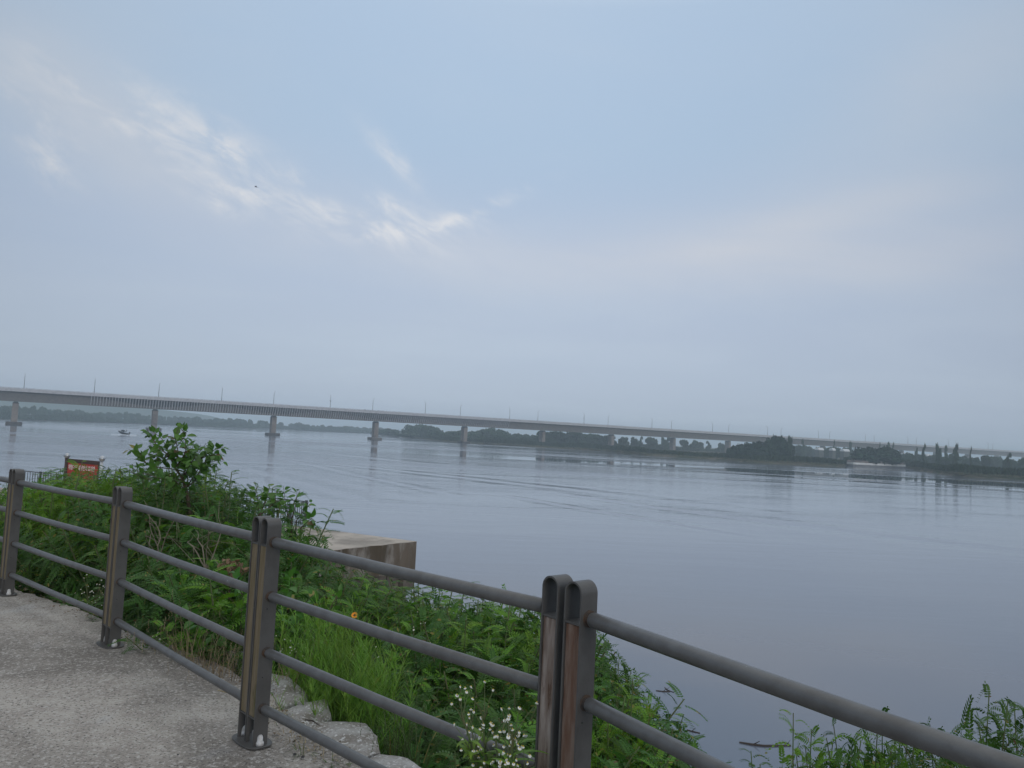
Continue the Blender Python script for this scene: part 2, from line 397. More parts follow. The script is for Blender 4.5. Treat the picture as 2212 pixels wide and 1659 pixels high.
# ------------------------------------------------------------------ bridge
BD = np.array([math.sin(rad(58)), math.cos(rad(58))]); BN = np.array([-BD[1], BD[0]])   # along, and away from the viewer
B0 = np.array([-.645*450+1.0, 450.]); SPAN = 74.7
def bxy(n, off=0.): return B0 + BD*SPAN*n + BN*off
def bs_of_px(x, off):                       # span number where the vertical plane at that offset crosses pixel column x
    q = ray(x, 900); k = q[0]/q[1]; O = B0+BN*off
    # (O+BD*u).x = k*(..).y
    u = (k*O[1]-O[0])/(BD[0]-k*BD[1]); return u/SPAN
BROT = math.atan2(BD[1], BD[0])
ZR, ZT, ZB = 20.5, 21.6, 13.9
bridge = empty('road_bridge', (*B0, 0), BROT, label='long grey concrete road bridge on slim piers crossing the whole river', category='bridge')
def bridge_parts():
    n0, n1 = -3, 18
    L0, L1 = n0*SPAN, n1*SPAN
    mb = MB()                                # deck slab
    mb.add([(x, y, z) for x in (L0, L1) for y, z in ((-9, 19.6), (-9, 20.3), (9, 20.3), (9, 19.6), (4.5, 19.0), (-4.5, 19.0))],
           [(0, 6, 7, 1), (1, 7, 8, 2), (2, 8, 9, 3), (3, 9, 10, 4), (4, 10, 11, 5), (5, 11, 6, 0), (0, 1, 2, 3, 4, 5), (6, 11, 10, 9, 8, 7)])
    mb.build('deck', CONC_B, bridge)
    for s in (-1, 1):
        mb = MB()
        mb.box(((L0+L1)/2, s*9.05, 20.42), (L1-L0, .35, 1.9))
        mb.box(((L0+L1)/2, s*9.05, 21.72), (L1-L0, .14, .14)); mb.box(((L0+L1)/2, s*9.05, 21.5), (L1-L0, .08, .08))
        for i in range(int((L1-L0)/2.5)): mb.box((L0+i*2.5, s*9.05, 21.5), (.12, .1, .4))
        mb.build('parapet', CONC_P, bridge)
    for n in range(n0, n1):                  # one girder per span, its outer web arched, ribs over the opening
        x0 = n*SPAN; mb = MB(); ribs = MB()
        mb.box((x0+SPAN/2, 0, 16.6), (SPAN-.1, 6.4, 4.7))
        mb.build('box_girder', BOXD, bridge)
        K = 36; arch = n in (1, 2, 3, 0, 4)
        web = MB(); xs = [x0+SPAN*i/K for i in range(K+1)]
        def top(i):
            u = i/K
            if not arch: return 19.3
            dip = abs(math.cos(math.pi*u))**1.5
            if n == 0 and u < .5: dip = 0
            if n == 4 and u > .5: dip = 0
            return 19.2 - 3.9*dip
        for yo in (-5.4, 5.0):
            V = []
            for i, X in enumerate(xs): V += [(X, yo, ZB), (X, yo, top(i)), (X, yo+.4, top(i)), (X, yo+.4, ZB)]
            Fc = [(i*4+a, (i+1)*4+a, (i+1)*4+(a+1) % 4, i*4+(a+1) % 4) for i in range(K) for a in range(4)]
            web.add(V, Fc+[(0, 1, 2, 3), (K*4+3, K*4+2, K*4+1, K*4)])
        web.box((x0+SPAN/2, 0, ZB+.15), (SPAN-.1, 10, .28))
        web.build('girder_web', CONC_B, bridge)
        if arch:
            q = int(SPAN/1.62)
            for k in range(q):
                u = (k+.5)/q
                if (n == 0 and u < .5) or (n == 4 and u > .5): continue
                X = x0+u*SPAN; ribs.add([(X-.2, -8.6, 19.59), (X+.2, -8.6, 19.59), (X+.2, -5.3, 19.59), (X-.2, -5.3, 19.59),
                                         (X-.2, -8.2, 19.0), (X+.2, -8.2, 19.0), (X+.2, -5.3, ZB+.3), (X-.2, -5.3, ZB+.3),
                                         (X-.2, -5.75, ZB+.3), (X+.2, -5.75, ZB+.3)],
                                        [(0, 3, 2, 1), (0, 1, 5, 4), (4, 5, 9, 8), (8, 9, 6, 7), (3, 7, 6, 2), (0, 4, 8, 7, 3), (1, 2, 6, 9, 5)])
            ribs.build('deck_bracket_row', CONC_P, bridge)
    for n in range(-2, n1):
        X = n*SPAN; mb = MB(); gz = 0 if n <= 5 else 1.2
        w, d = 3.1, 5.0
        mb.box((X, 0, (gz+12.3)/2), (w, d, 12.3-gz+.6))
        c = mb.build('pier', mat('pier_concrete', (.27, .225, .195), .85, 0, (.21, .175, .15), .35, col3=(.11, .09, .08), s3=.16, t3=(.50, .68)), bridge)
        for s in (-1, 1):
            hb = MB(); hb.add([(X-w/2-.25, s*1.35-1.2, 12.62), (X+w/2+.25, s*1.35-1.2, 12.62), (X+w/2+.25, s*1.35+1.2, 12.62), (X-w/2-.25, s*1.35+1.2, 12.62),
                               (X-.9, s*1.35-.9, 13.75), (X+.9, s*1.35-.9, 13.75), (X+.9, s*1.35+.9, 13.75), (X-.9, s*1.35+.9, 13.75)],
                              [(0, 3, 2, 1), (4, 5, 6, 7), (0, 1, 5, 4), (1, 2, 6, 5), (2, 3, 7, 6), (3, 0, 4, 7)])
            hb.build('pier_head', CONC_F, c)
        fb = MB(); hw = 4.1 if n < 4 else 3.4 - (.7 if n > 4 else 0)
        fb.box((X, 0, 1.0), (2*hw, 8.5 if n < 5 else 6.2, 2.0 if n < 4 else 1.6))
        bevel(fb.build('footing', CONC_F if n != 3 else CONC_B, c), .15, 1)
bridge_parts()

def street_lamps():
    lm = mat('lamp_pole_grey', (.10, .105, .115), .6, .2)
    proto = empty('street_lamp', category='street lamp', label='x', group='street lamps along the bridge')
    MB().tube([(0, 0, 0), (0, 0, 9.2)], [.19, .12], 6).build('pole', lm, proto)
    MB().tube([(0, 0, 9.1), (.25, 0, 9.7), (1.0, 0, 10.15), (1.8, 0, 10.3)], [.08, .07, .06, .06], 6).build('arm', lm, proto)
    MB().add([(1.6, -.16, 10.25), (2.5, -.12, 10.38), (2.5, .12, 10.38), (1.6, .16, 10.25), (1.6, -.12, 10.4), (2.5, -.08, 10.48), (2.5, .08, 10.48), (1.6, .12, 10.4)],
             [(0, 3, 2, 1), (4, 5, 6, 7), (0, 1, 5, 4), (1, 2, 6, 5), (2, 3, 7, 6), (3, 0, 4, 7)]).build('lamp_head', lm, proto)
    first = True
    near = [199, 476, 712, 918, 1101, 1262, 1409, 1540, 1659, 1769, 1870, 1962, 2050, 2135]
    far = [46, 339, 589, 804, 994, 1162, 1314, 1451, 1575, 1688, 1793, 1889, 1980, 2065, 2145]
    lst = [(x, -8.3, 1) for x in near] + [(x, 8.3, -1) for x in far]
    for x, off, sgn in lst:
        n = bs_of_px(x, off); q = bxy(n, off)
        o = proto if first else copy_tree(proto); first = False
        o.location = (*q, 20.25); o.rotation_euler = (0, 0, math.atan2(BN[1]*sgn, BN[0]*sgn))
        row = 'near' if sgn > 0 else 'far'
        o['label'] = f'slim grey lamp post on the {row} edge of the bridge deck, arm over the road'
        o['group'] = f'street lamps on the {row} side of the bridge'
    for x in (712, 1262):                    # the two poles that also carry a small traffic box
        n = bs_of_px(x, -8.3); q = bxy(n, -8.3)
        s = empty('traffic_camera', (*q, 20.25), BROT, category='camera', label='small traffic camera box clamped to the pole above the %s pier' % ('third' if x == 712 else 'seventh'))
        MB().box((-.35, -.1, 6.3), (.7, .35, .3)).build('housing', lm, s); MB().box((0, 0, 5.9), (.4, .36, .9)).build('bracket', lm, s)
street_lamps()

# ------------------------------------------------------------------ people (skin modifier, one continuous surface)
def person(name, joints, edges, radii, root, loc, rz, m, hair, label):
    me = bpy.data.meshes.new('person'); me.from_pydata(joints, edges, []); me.materials.append(m)
    o = link('person', me, None, label=label, category='person'); o.location = loc; o.rotation_euler = (0, 0, rz)
    sk = o.modifiers.new('skin', 'SKIN'); sk.use_smooth_shade = True
    for i, r in enumerate(radii): me.skin_vertices[0].data[i].radius = (r, r)
    me.skin_vertices[0].data[root].use_root = True
    sb = o.modifiers.new('sub', 'SUBSURF'); sb.levels = 1; sb.render_levels = 1
    h = joints[3] if len(joints) > 3 else joints[-1]
    MB().lathe([(.02, .13), (.08, .11), (.105, .05), (.1, 0)], 10, (h[0], h[1], h[2])).build('hair', hair, o, smooth=True)
    return o
CLOTH = mat('dark_clothes', (.02, .022, .03), .9); HAIR = mat('black_hair', (.01, .01, .01), .6)
STAND = ([(0, 0, .95), (0, 0, 1.25), (0, 0, 1.45), (0, .01, 1.66), (-.1, 0, .9), (-.11, .02, .48), (-.11, 0, .06), (-.11, .14, .04), (.1, 0, .9), (.11, .02, .48), (.11, 0, .06), (.11, .14, .04),
          (-.19, 0, 1.42), (-.25, .02, 1.12), (-.2, .22, 1.02), (.19, 0, 1.42), (.25, .02, 1.12), (.2, .22, 1.02)],
         [(0, 1), (1, 2), (2, 3), (0, 4), (4, 5), (5, 6), (6, 7), (0, 8), (8, 9), (9, 10), (10, 11), (2, 12), (12, 13), (13, 14), (2, 15), (15, 16), (16, 17)],
         [.15, .15, .09, .10, .09, .065, .045, .04, .09, .065, .045, .04, .06, .045, .035, .06, .045, .035])
def walkers():
    for x, lab in ((52, 'person in dark clothes on the bridge just right of the leftmost lamp'), (68, 'dark clothed person on the bridge, second from the left end'),
                   (817, 'person in dark clothes on the bridge just right of the white car'), (827, 'dark clothed person walking right of the pair by the white car'),
                   (1323, 'person in dark clothes on the bridge above the sixth pier'), (1343, 'dark clothed person on the bridge right of the sixth pier')):
        n = bs_of_px(x, -8.0); q = bxy(n, -8.0)
        o = person('person', *STAND, 0, (*q, 20.3), BROT+math.pi/2, CLOTH, HAIR, lab)
        o['group'] = 'people walking on the bridge'
walkers()

def make_car(x, off, label):
    n = bs_of_px(x, off); q = bxy(n, off)
    car = empty('car', (*q, 20.31), BROT, label=label, category='car')
    wp = mat('white_car_paint', (.72, .73, .75), .3); gl = mat('car_glass', (.02, .025, .03), .1)
    prof = [(-2.2, .35), (-2.2, .85), (-2.0, 1.0), (-1.6, 1.55), (.3, 1.6), (1.1, 1.05), (2.1, .85), (2.25, .4)]
    b = MB().extrude([(a, -.85, z) for a, z in prof], (0, 1.7, 0)).build('body', wp, car); bevel(b, .06)
    for s in (-1, 1):
        MB().extrude([(-1.65, s*.855, 1.08), (-1.4, s*.855, 1.46), (.2, s*.855, 1.5), (.85, s*.855, 1.08)], (0, s*.02, 0)).build('side_window', gl, car)
        for X in (-1.35, 1.4):
            w = MB().tube([(X, s*.80, .33), (X, s*.90, .33)], .33, 14).build('wheel', DARK, car)
            MB().tube([(X, s*.90, .33), (X, s*.915, .33)], .2, 12).build('rim', CAPW, w)
make_car(788, -4.0, 'white car driving on the bridge between the third and fourth piers')

# ------------------------------------------------------------------ far land
SHORE_R = [(800, 938), (816, 940), (903, 948), (958, 953.7), (1067, 960.5), (1152, 966), (1250, 972), (1315, 976), (1397, 984), (1480, 989), (1561, 993.5), (1618, 998.6),
           (1700, 1003), (1822, 1008.5), (1838, 1002.5), (1948, 1007.5), (1962, 1013), (2075, 1030.5), (2212, 1037), (2330, 1046)]
SHORE_L = [(-140, 899.5), (-60, 903), (0, 906), (82, 908.6), (273, 915), (464, 923), (603, 927.7), (700, 932.5), (794, 936.5), (900, 941)]
sr = [atz(*q, 0) for q in SHORE_R]; sl = [atz(*q, 0) for q in SHORE_L]
def resample(P, step):
    P = np.array(P)[:, :2]; d = np.r_[0, np.cumsum(np.linalg.norm(np.diff(P, axis=0), axis=1))]
    u = np.arange(0, d[-1], step); return np.c_[np.interp(u, d, P[:, 0]), np.interp(u, d, P[:, 1])]
def land(name, P, offs, m, wob):
    Q = resample(P, 12); V = []
    for i, q in enumerate(Q):
        inl = q/np.linalg.norm(q); w = wob*(vnoise(i*.31, 5)-.5)
        for k, (o, z) in enumerate(offs):
            pp = q + inl*(o + w + (wob*.8*(vnoise(i*.9, k*3.3)-.5) if k else 0)); V.append((*pp, z + (0 if k < 1 else .25*(vnoise(i*.5, k)-.5))))
    n = len(offs)
    MB().add(V, [(i*n+j, (i+1)*n+j, (i+1)*n+j+1, i*n+j+1) for i in range(len(Q)-1) for j in range(n-1)]).build(name, m, kind='structure', smooth=True)
GRB = mat('muddy_grass_bank', (.085, .085, .050), .95, 0, (.17, .145, .11), .05, 0, spec=.1, col3=(.04, .055, .025), s3=.12, t3=(.42, .6))
land('island_ground', sr, [(-1, -.6), (1, .15), (6, .7), (14, 1.3), (60, 1.6), (400, 1.8), (2500, 2.0)], GRB, 5)
land('far_shore_ground', sl, [(-1, -.6), (2, .2), (10, 1.5), (60, 3), (2500, 6)], GRB, 8)

# reeds and low scrub: uncountable
def blades(name, Q, n, depth, hmin, hmax, w, m, label, cat, off0=8):
    Q = np.array(Q); mats = []
    seg = rng.random(n)*(len(Q)-1.01); i = seg.astype(int); f = seg-i
    P = Q[i]*(1-f)[:, None] + Q[i+1]*f[:, None]
    dist = np.linalg.norm(P, axis=1); inl = P/dist[:, None]
    o = off0 + rng.random(n)**1.3*depth
    lump = np.array([.65+.7*vnoise(a*.055, b*.055) for a, b in P])
    P = P + inl*o[:, None]
    H = (hmin+(hmax-hmin)*rng.random(n))*lump*(0.55+.45*np.clip((o-off0)/6, 0, 1))
    az = rng.random(n)*math.pi; W = w*(.6+.8*rng.random(n)); lean = (rng.random((n, 2))-.5)*H[:, None]*.5
    T = np.zeros((n, 4, 4)); T[:, 3, 3] = 1
    T[:, 0, 0] = np.cos(az)*W; T[:, 1, 0] = np.sin(az)*W
    T[:, 0, 1] = -np.sin(az); T[:, 1, 1] = np.cos(az)
    T[:, 0, 2] = lean[:, 0]; T[:, 1, 2] = lean[:, 1]; T[:, 2, 2] = H
    T[:, 0, 3] = P[:, 0]; T[:, 1, 3] = P[:, 1]; T[:, 2, 3] = .9
    V = [(-.5, 0, 0), (.5, 0, 0), (.62, 0, .45), (.25, 0, .9), (0, 0, 1), (-.3, 0, .85), (-.6, 0, .4)]
    me = stamp(V, [tuple(range(7))], T, name, m)
    return link(name, me, None, label=label, category=cat, kind='stuff')
QR = resample(sr, 10); QL = resample(sl, 12)
REED = mat('reed_green', (.030, .058, .022), .8, 0, (.020, .042, .018), .03, spec=.1, rnd=.3)
blades('reeds', QR, 42000, 55, 2.4, 4.0, .9, REED, 'dense dark green reeds along the low island bank', 'reeds')
blades('bank_grass', QR, 16000, 9, .5, 1.1, .8, mat('bank_grass_green', (.065, .080, .038), .85, 0, (.11, .10, .06), .05, rnd=.25), 'short olive grass on the muddy edge of the island', 'grass', off0=1.5)
blades('far_scrub', QL, 30000, 40, 4.0, 6.8, 2.4, FARLEAF, 'low hazy scrub covering the far left shore', 'scrub', off0=2)

# individual trees of the background
CROWN = [(-1, -.3, 0), (0, -.5, .1), (1, -.25, 0), (.8, .4, .05), (-.1, .6, -.05), (-.9, .3, .05)]
def crown_mesh(name, m, nl=1500, kind='round', seed=1, q=.055):
    """unit crown: radius ~1 in x,y, z from 0 to 1 (trunk is a part of its own)"""
    r = np.random.default_rng(seed); lobes = []
    if kind == 'round':
        for i in range(16):
            a = r.random()*6.283; rr = .62*r.random()**.5; z = .22+.58*r.random(); rr *= (1.1-.6*abs(z-.42))
            lobes.append((rr*math.cos(a), rr*math.sin(a), z, .26+.16*r.random(), .17+.09*r.random()))
    elif kind == 'poplar':
        for i in range(0, 13, 1 if seed % 2 else 2):
            z = .10+.86*i/13; w = .75*(1-z)**.6+.12+(.28 if i % 3 == 0 else -.1)
            a = r.random()*6.283; lobes.append((.6*w*math.cos(a), .6*w*math.sin(a), z, .62*w*(.6+.7*r.random()), .035+.03*r.random()))
    else:                                    # bush
        for i in range(18):
            a = r.random()*6.283; rr = .72*r.random()**.5; z = .15+.62*r.random()*(1-.55*rr)
            lobes.append((rr*math.cos(a), rr*math.sin(a), z, .25+.14*r.random(), .19+.10*r.random()))
    wts = np.array([l[3]**2 for l in lobes]); idx = r.choice(len(lobes), nl, p=wts/wts.sum()); T = []
    for i in idx:
        x, y, z, R_, h = lobes[i]; d = r.normal(size=3); d /= np.linalg.norm(d); k = .72+.42*r.random()
        pos = np.array([x+d[0]*R_*k, y+d[1]*R_*k, max(.02, z+d[2]*h*k)])
        nrm = d + .7*r.normal(size=3); nrm /= np.linalg.norm(nrm)
        fw = np.cross(nrm, r.normal(size=3)); T.append(frame(pos, fw, nrm, q*(.6+.9*r.random())))
    T = np.array(T)
    V = np.array(CROWN); me = stamp(V, [tuple(range(6))], T, name, m)
    return me, lobes
def core_mesh(lobes, m):
    mb = MB()
    for x, y, z, R_, h in lobes:
        n, k = 8, 5
        prof = [(max(.001, R_*.80*math.sin(math.pi*j/k)), -h*.80*math.cos(math.pi*j/k)) for j in range(k+1)]
        mb.lathe(prof, n, (x, y, z))
    return mb
TP = {}
def tree_proto(key, kind, m, seed, nl, q, name):
    me, lobes = crown_mesh(key, m, nl, kind, seed, q)
    # the crown is one mesh: leaf clumps plus the dense inner boughs
    cm = core_mesh(lobes if kind != 'poplar' else lobes[:3], m).mesh('core', m)
    a, b = bpy.data.objects.new('a', me), bpy.data.objects.new('b', cm)
    n1, n2 = len(me.vertices), len(cm.vertices)
    co = np.zeros((n1+n2)*3); tmp = np.zeros(n1*3); me.vertices.foreach_get('co', tmp); co[:n1*3] = tmp; tmp = np.zeros(n2*3); cm.vertices.foreach_get('co', tmp); co[n1*3:] = tmp
    fs = [tuple(p.vertices) for p in me.polygons] + [tuple(v+n1 for v in p.vertices) for p in cm.polygons]
    full = bpy.data.meshes.new('crown'); full.from_pydata(co.reshape(-1, 3).tolist(), [], fs); full.materials.append(m); full.update()
    bpy.data.objects.remove(a); bpy.data.objects.remove(b)
    tr = MB().tube([(0, 0, -.25), (.02, .01, .1), (0, 0, .45), (.03, 0, .8)], [.05, .042, .03, .01], 6)
    for k in range(5):
        an = k*1.26; tr.tube([(0, 0, .2+.08*k), (.25*math.cos(an), .25*math.sin(an), .42+.08*k)], [.02, .006], 4)
    TP[key] = (full, tr.mesh('trunk', BARK), name)
for i in range(3): tree_proto(f'round{i}', 'round', FARLEAF, 10+i, 1900, .085, 'broadleaf_tree')
for i in range(3): tree_proto(f'dark{i}', 'bush', FARDARK, 20+i, 2600, .075, 'spreading_tree')
for i in range(3): tree_proto(f'poplar{i}', 'poplar', mat('far_conifer_foliage', (.05, .085, .04), .8, 0, (.035, .062, .03), .25, spec=.1, rnd=.35), 30+i, 520, .15, 'conical_tree')
def tree(key, x, ytop, Y, wid, label, group=None, ground=1.5, rz=None):
    if 1000 < x < 1600 and 'clump' not in label:
        yb = float(bxy(bs_of_px(x, 9), 9)[1])
        if Y < yb+22: wid *= (yb+22)/Y; Y = yb+22+rng.random()*40
    top = atY(x, ytop, Y); h = max(1.5, top[2]-ground)
    cm, tm, name = TP[key]
    o = empty(name, (top[0], top[1], ground), rng.random()*6.28 if rz is None else rz, label=label, category='tree')
    if group: o['group'] = group
    w = wid/2
    o.scale = (w, w, h)
    link('crown', cm, o); link('trunk', tm, o)
    return o
def woods():
    R_ = lambda a, b: a+(b-a)*rng.random()
    # ridge of far left shore
    top = [(-60, 874), (0, 879), (30, 877), (82, 880), (123, 885), (191, 888), (273, 892), (327, 896), (409, 900), (464, 903), (518, 907), (603, 911), (658, 915), (726, 920), (794, 924), (860, 928)]
    x = -50.
    while x < 850:
        if not (545 < x < 562 or 585 < x < 598 or 608 < x < 618 or 478 < x < 484): 
            y = np.interp(x, *zip(*top)) + R_(-2.5, 3)
            Yd = np.interp(x, [-60, 0, 464, 850], [760, 800, 1180, 1500])
            tree(f'round{int(R_(0, 3))}', x, y, Yd+R_(0, 60), R_(8, 14)*Yd/1000, 'small rounded tree on the hazy skyline of the far left shore', 'trees on the far left shore', 3)
        x += R_(8, 15)
    # hazy woods right of the fourth pier
    for (x0, x1, ytop, Y0, Y1, n, wd) in [(818, 860, 925, 930, 1000, 5, 15), (860, 945, 931, 820, 900, 10, 16), (884, 945, 918, 850, 930, 9, 18), (925, 1100, 930, 760, 880, 16, 15),
                                           (1030, 1100, 926, 760, 850, 6, 17), (950, 1180, 942, 640, 740, 22, 12), (1080, 1160, 936, 690, 800, 9, 15)]:
        for k in range(n):
            x = x0+(x1-x0)*(k+R_(0, 1))/n
            mound = 6*abs((x-(x0+x1)/2)/(x1-x0))
            tree(f'round{int(R_(0, 3))}', x, ytop+mound+R_(-2, 4), R_(Y0, Y1), wd*R_(.8, 1.3), 'rounded hazy tree in the wood behind the fourth and fifth piers', 'trees in the wood behind the fourth and fifth piers')
    for (x0, x1, y0, y1, Y0, Y1, n, wd) in [(1172, 1252, 931, 935, 600, 690, 12, 16), (1245, 1318, 937, 941, 580, 660, 11, 15), (1150, 1320, 948, 956, 545, 610, 20, 11),
                                             (1316, 1460, 957, 963, 520, 560, 17, 9), (1450, 1580, 966, 970, 500, 540, 14, 9)]:
        for k in range(n):
            u = (k+R_(0, 1))/n; x = x0+(x1-x0)*u
            tree(f'round{int(R_(0, 3))}', x, y0+(y1-y0)*u+R_(-2, 3), R_(Y0, Y1), wd*R_(.8, 1.3), 'dense green tree in the wood beside the sixth and seventh piers', 'trees in the wood beside the sixth and seventh piers')
    # scattered upright trees beneath the bridge
    for x, y, w, Y in [(1345, 942, 9, 640), (1352, 946, 7, 640), (1370, 942, 8, 640), (1385, 943, 5, 660), (1406, 944, 9, 600), (1412, 947, 8, 600), (1433, 945, 5, 600), (1442, 946, 5, 600),
                       (1480, 950, 10, 650), (1499, 952, 10, 640), (1512, 955, 8, 640), (1530, 953, 5, 600), (1560, 958, 8, 650)]:
        tree(f'poplar{int(R_(0, 3))}' if w < 8 else f'round{int(R_(0, 3))}', x, y, Y, w, 'thin upright tree standing under the bridge behind the reeds', 'upright trees under the bridge')
    # big dark clump
    for x, y, w, Y, lb in [(1672, 939, 17, 470, 'tallest rounded dark tree of the big clump on the island'), (1690, 942, 15, 472, 'dark rounded tree directly right of the tallest one in the island clump'),
                           (1706, 946, 4.5, 465, 'narrow dark tree at the right end of the island clump'), (1650, 949, 16, 468, 'wide dark tree directly left of the tallest in the island clump'),
                           (1628, 951, 17, 475, 'dark leafy tree in the middle of the clump where the bridge disappears'), (1603, 956, 17, 472, 'lower dark tree towards the left end of the island clump'),
                           (1584, 962, 9, 470, 'lowest dark bushy tree at the left end of the island clump'), (1660, 962, 16, 455, 'low dark shrubby tree in front of the tallest island tree'),
                           (1690, 962, 11, 455, 'low dark shrubby tree at the front right of the island clump'), (1625, 966, 16, 458, 'low dark shrubby tree at the front left of the island clump')]:
        tree('poplar1' if w < 6 else f'dark{int(R_(0, 3))}', x, y, Y, w, lb)
    for x, y, w, Y, lb in [(1880, 961, 23, 462, 'large dark spreading tree on the bank directly behind the moored barge'), (1914, 963, 20, 464, 'dark spreading tree behind the right end of the barge'),
                           (1896, 972, 27, 452, 'low dark bush mass overhanging the moored barge'), (1933, 968, 8, 462, 'paler green small tree at the right edge of the tree behind the barge')]:
        tree(f'dark{int(R_(0, 3))}', x, y, Y, w, lb)
    for x, y, w, Y, lb in [(1996, 957, 4.0, 440, 'tall thin conical tree right of the barge, first of three'), (2026, 958, 4.6, 435, 'tall dark conical tree right of the barge, second of three'),
                           (2065, 957, 4.4, 425, 'tallest conical tree, standing alone right of the barge'), (2097, 963, 2.2, 430, 'very thin bare topped tree right of the tall conical trees'),
                           (2179, 976, 5, 400, 'small conical tree near the right edge of the picture'), (2042, 962, 4, 520, 'small pale tree between the two tallest conical trees'),
                           (1980, 966, 3, 520, 'slim pale tree left of the first tall conical tree'), (1706, 941, 3, 466, 'slim pointed treetop rising at the right of the dark clump'),
                           (1900, 954, 2.5, 600, 'thin tree tip above the left of the tree behind the barge'), (1920, 955, 4, 600, 'small conical treetop above the tree behind the barge'),
                           (1929, 955, 4, 600, 'small conical treetop, rightmost above the tree behind the barge'), (1802, 950, 4, 640, 'tall thin pale tree crossing the bridge line left of the barge'),
                           (1838, 954, 6, 640, 'pale treetop crossing the bridge line just left of the barge'), (1735, 947, 5, 640, 'pale thin treetop crossing the bridge line right of the dark clump')]:
        tree(f'poplar{int(R_(0, 3))}', x, y+2.5, Y+25, w*.8, lb)
    for k in range(20):
        x = 1712+145*(k+R_(0, 1))/20
        tree(f'round{int(R_(0, 3))}', x, 963+R_(-3, 5)+(x-1712)*.05, R_(660, 800), 9*R_(.8, 1.3), 'small pale tree between the dark clump and the barge', 'pale trees between the clump and the barge')
    for k in range(26):
        x = 1945+300*(k+R_(0, 1))/26
        tree(f'round{int(R_(0, 3))}', x, 981+R_(-4, 4)+(x-1945)*.035, R_(470, 640), 8*R_(.8, 1.3), 'low tree in the line behind the reeds right of the barge', 'low trees right of the barge')
woods()
# distant hill
def hill():
    V = []; HY = 1750.; X = np.arange(-2400, -500, 40.)
    for i, x in enumerate(X):
        px = 1106+1660*x/HY
        h = np.interp(px, [-900, -100, 60, 180, 235, 262, 700], [42, 41, 40, 38, 32, 10, 4])
        h = h + 4*(vnoise(i*.7, 2)-.5)
        for (dy, k) in ((0, 0), (60, .75), (160, 1), (600, .8), (900, 0)): V.append((x, HY+dy, h*k))
    n = 5
    MB().add(V, [(i*n+j, (i+1)*n+j, (i+1)*n+j+1, i*n+j+1) for i in range(len(X)-1) for j in range(n-1)]).build('hills', FARLEAF, kind='structure', smooth=True)
hill()

def greenhouses():
    wm = mat('white_sheet_roof', (.62, .64, .66), .6); wl = mat('shed_wall', (.09, .10, .09), .8)
    for x, y, w, lab in [(1770, 967, 9, 'white roofed farm shed right of the dark clump, leftmost'), (1798, 968, 5, 'small white farm shed, second from the left'),
                         (1825, 970, 10, 'long white farm shed left of the tree behind the barge'), (1955, 979, 10, 'white greenhouse just right of the tree behind the barge'),
                         (1966, 980, 5, 'small white greenhouse at the right of the larger one'), (2003, 981, 7, 'white shed behind the first tall conical tree')]:
        Y = 640; w = w*.55; q = atY(x, y, Y); h = q[2]-1.6
        o = empty('farm_shed', (q[0], q[1], 1.6), .25, label=lab, category='shed')
        MB().box((0, 0, h*.4), (w, 5, h*.8)).build('wall', wl, o)
        k = 7; pr = [(2.7*math.cos(math.pi*i/k), h*.78+h*.22*math.sin(math.pi*i/k)) for i in range(k+1)]
        MB().extrude([(-w/2-.1, a, z) for a, z in pr], (w+.2, 0, 0)).build('roof', wm, o)
greenhouses()

# moored barge
def barge():
    A = atz(1836, 1007.2, 0); B = atz(1948, 1012.2, 0); c = (A+B)/2; d = B-A; L = np.linalg.norm(d[:2]); a = math.atan2(d[1], d[0])
    o = empty('barge', (c[0], c[1], 0), a, label='long low moored barge with white hull stripe and rusty rail fence at the island bank', category='barge')
    hp = [(-L/2, -3), (-L/2+1.2, -3.4), (L/2-1.2, -3.4), (L/2, -3), (L/2, 3), (-L/2, 3)]
    o.scale = (1, 1, 1.35)
    MB().prism(hp, -.5, .9).build('hull', mat('barge_hull', (.20, .20, .20), .7, 0, (.12, .12, .12), .3), o)
    MB().prism([(x*1.004, y*1.02) for x, y in hp], .9, 1.75).build('gunwale', mat('barge_white', (.80, .80, .78), .6, 0, (.6, .6, .58), .5), o)
    MB().prism([(x*.99, y*.95) for x, y in hp], 1.75, 1.8).build('deck', CONC_F, o)
    rm = mat('barge_rail', (.17, .14, .125), .8, .1, (.25, .22, .20), .6)
    for s in (-1, 1):
        mb = MB(); n = int(L/1.1)
        for i in range(n+1):
            x = -L/2+.4+(L-.8)*i/n; mb.box((x, s*3, 2.05), (.12, .12, 1.2))
        for z in (1.9, 2.25, 2.6): mb.box((0, s*3, z), (L-.8, .07, .08))
        for i in range(n):
            if vnoise(i*.4, 8+s) > .38: mb.box((-L/2+.4+(L-.8)*(i+.5)/n, s*2.9, 2.1), (1.0, .05, .9))
        mb.build('railing', rm, o)
    MB().box((-L/2+1.2, 0, 2.3), (.3, .3, 1.7)).build('bollard', rm, o)
barge()

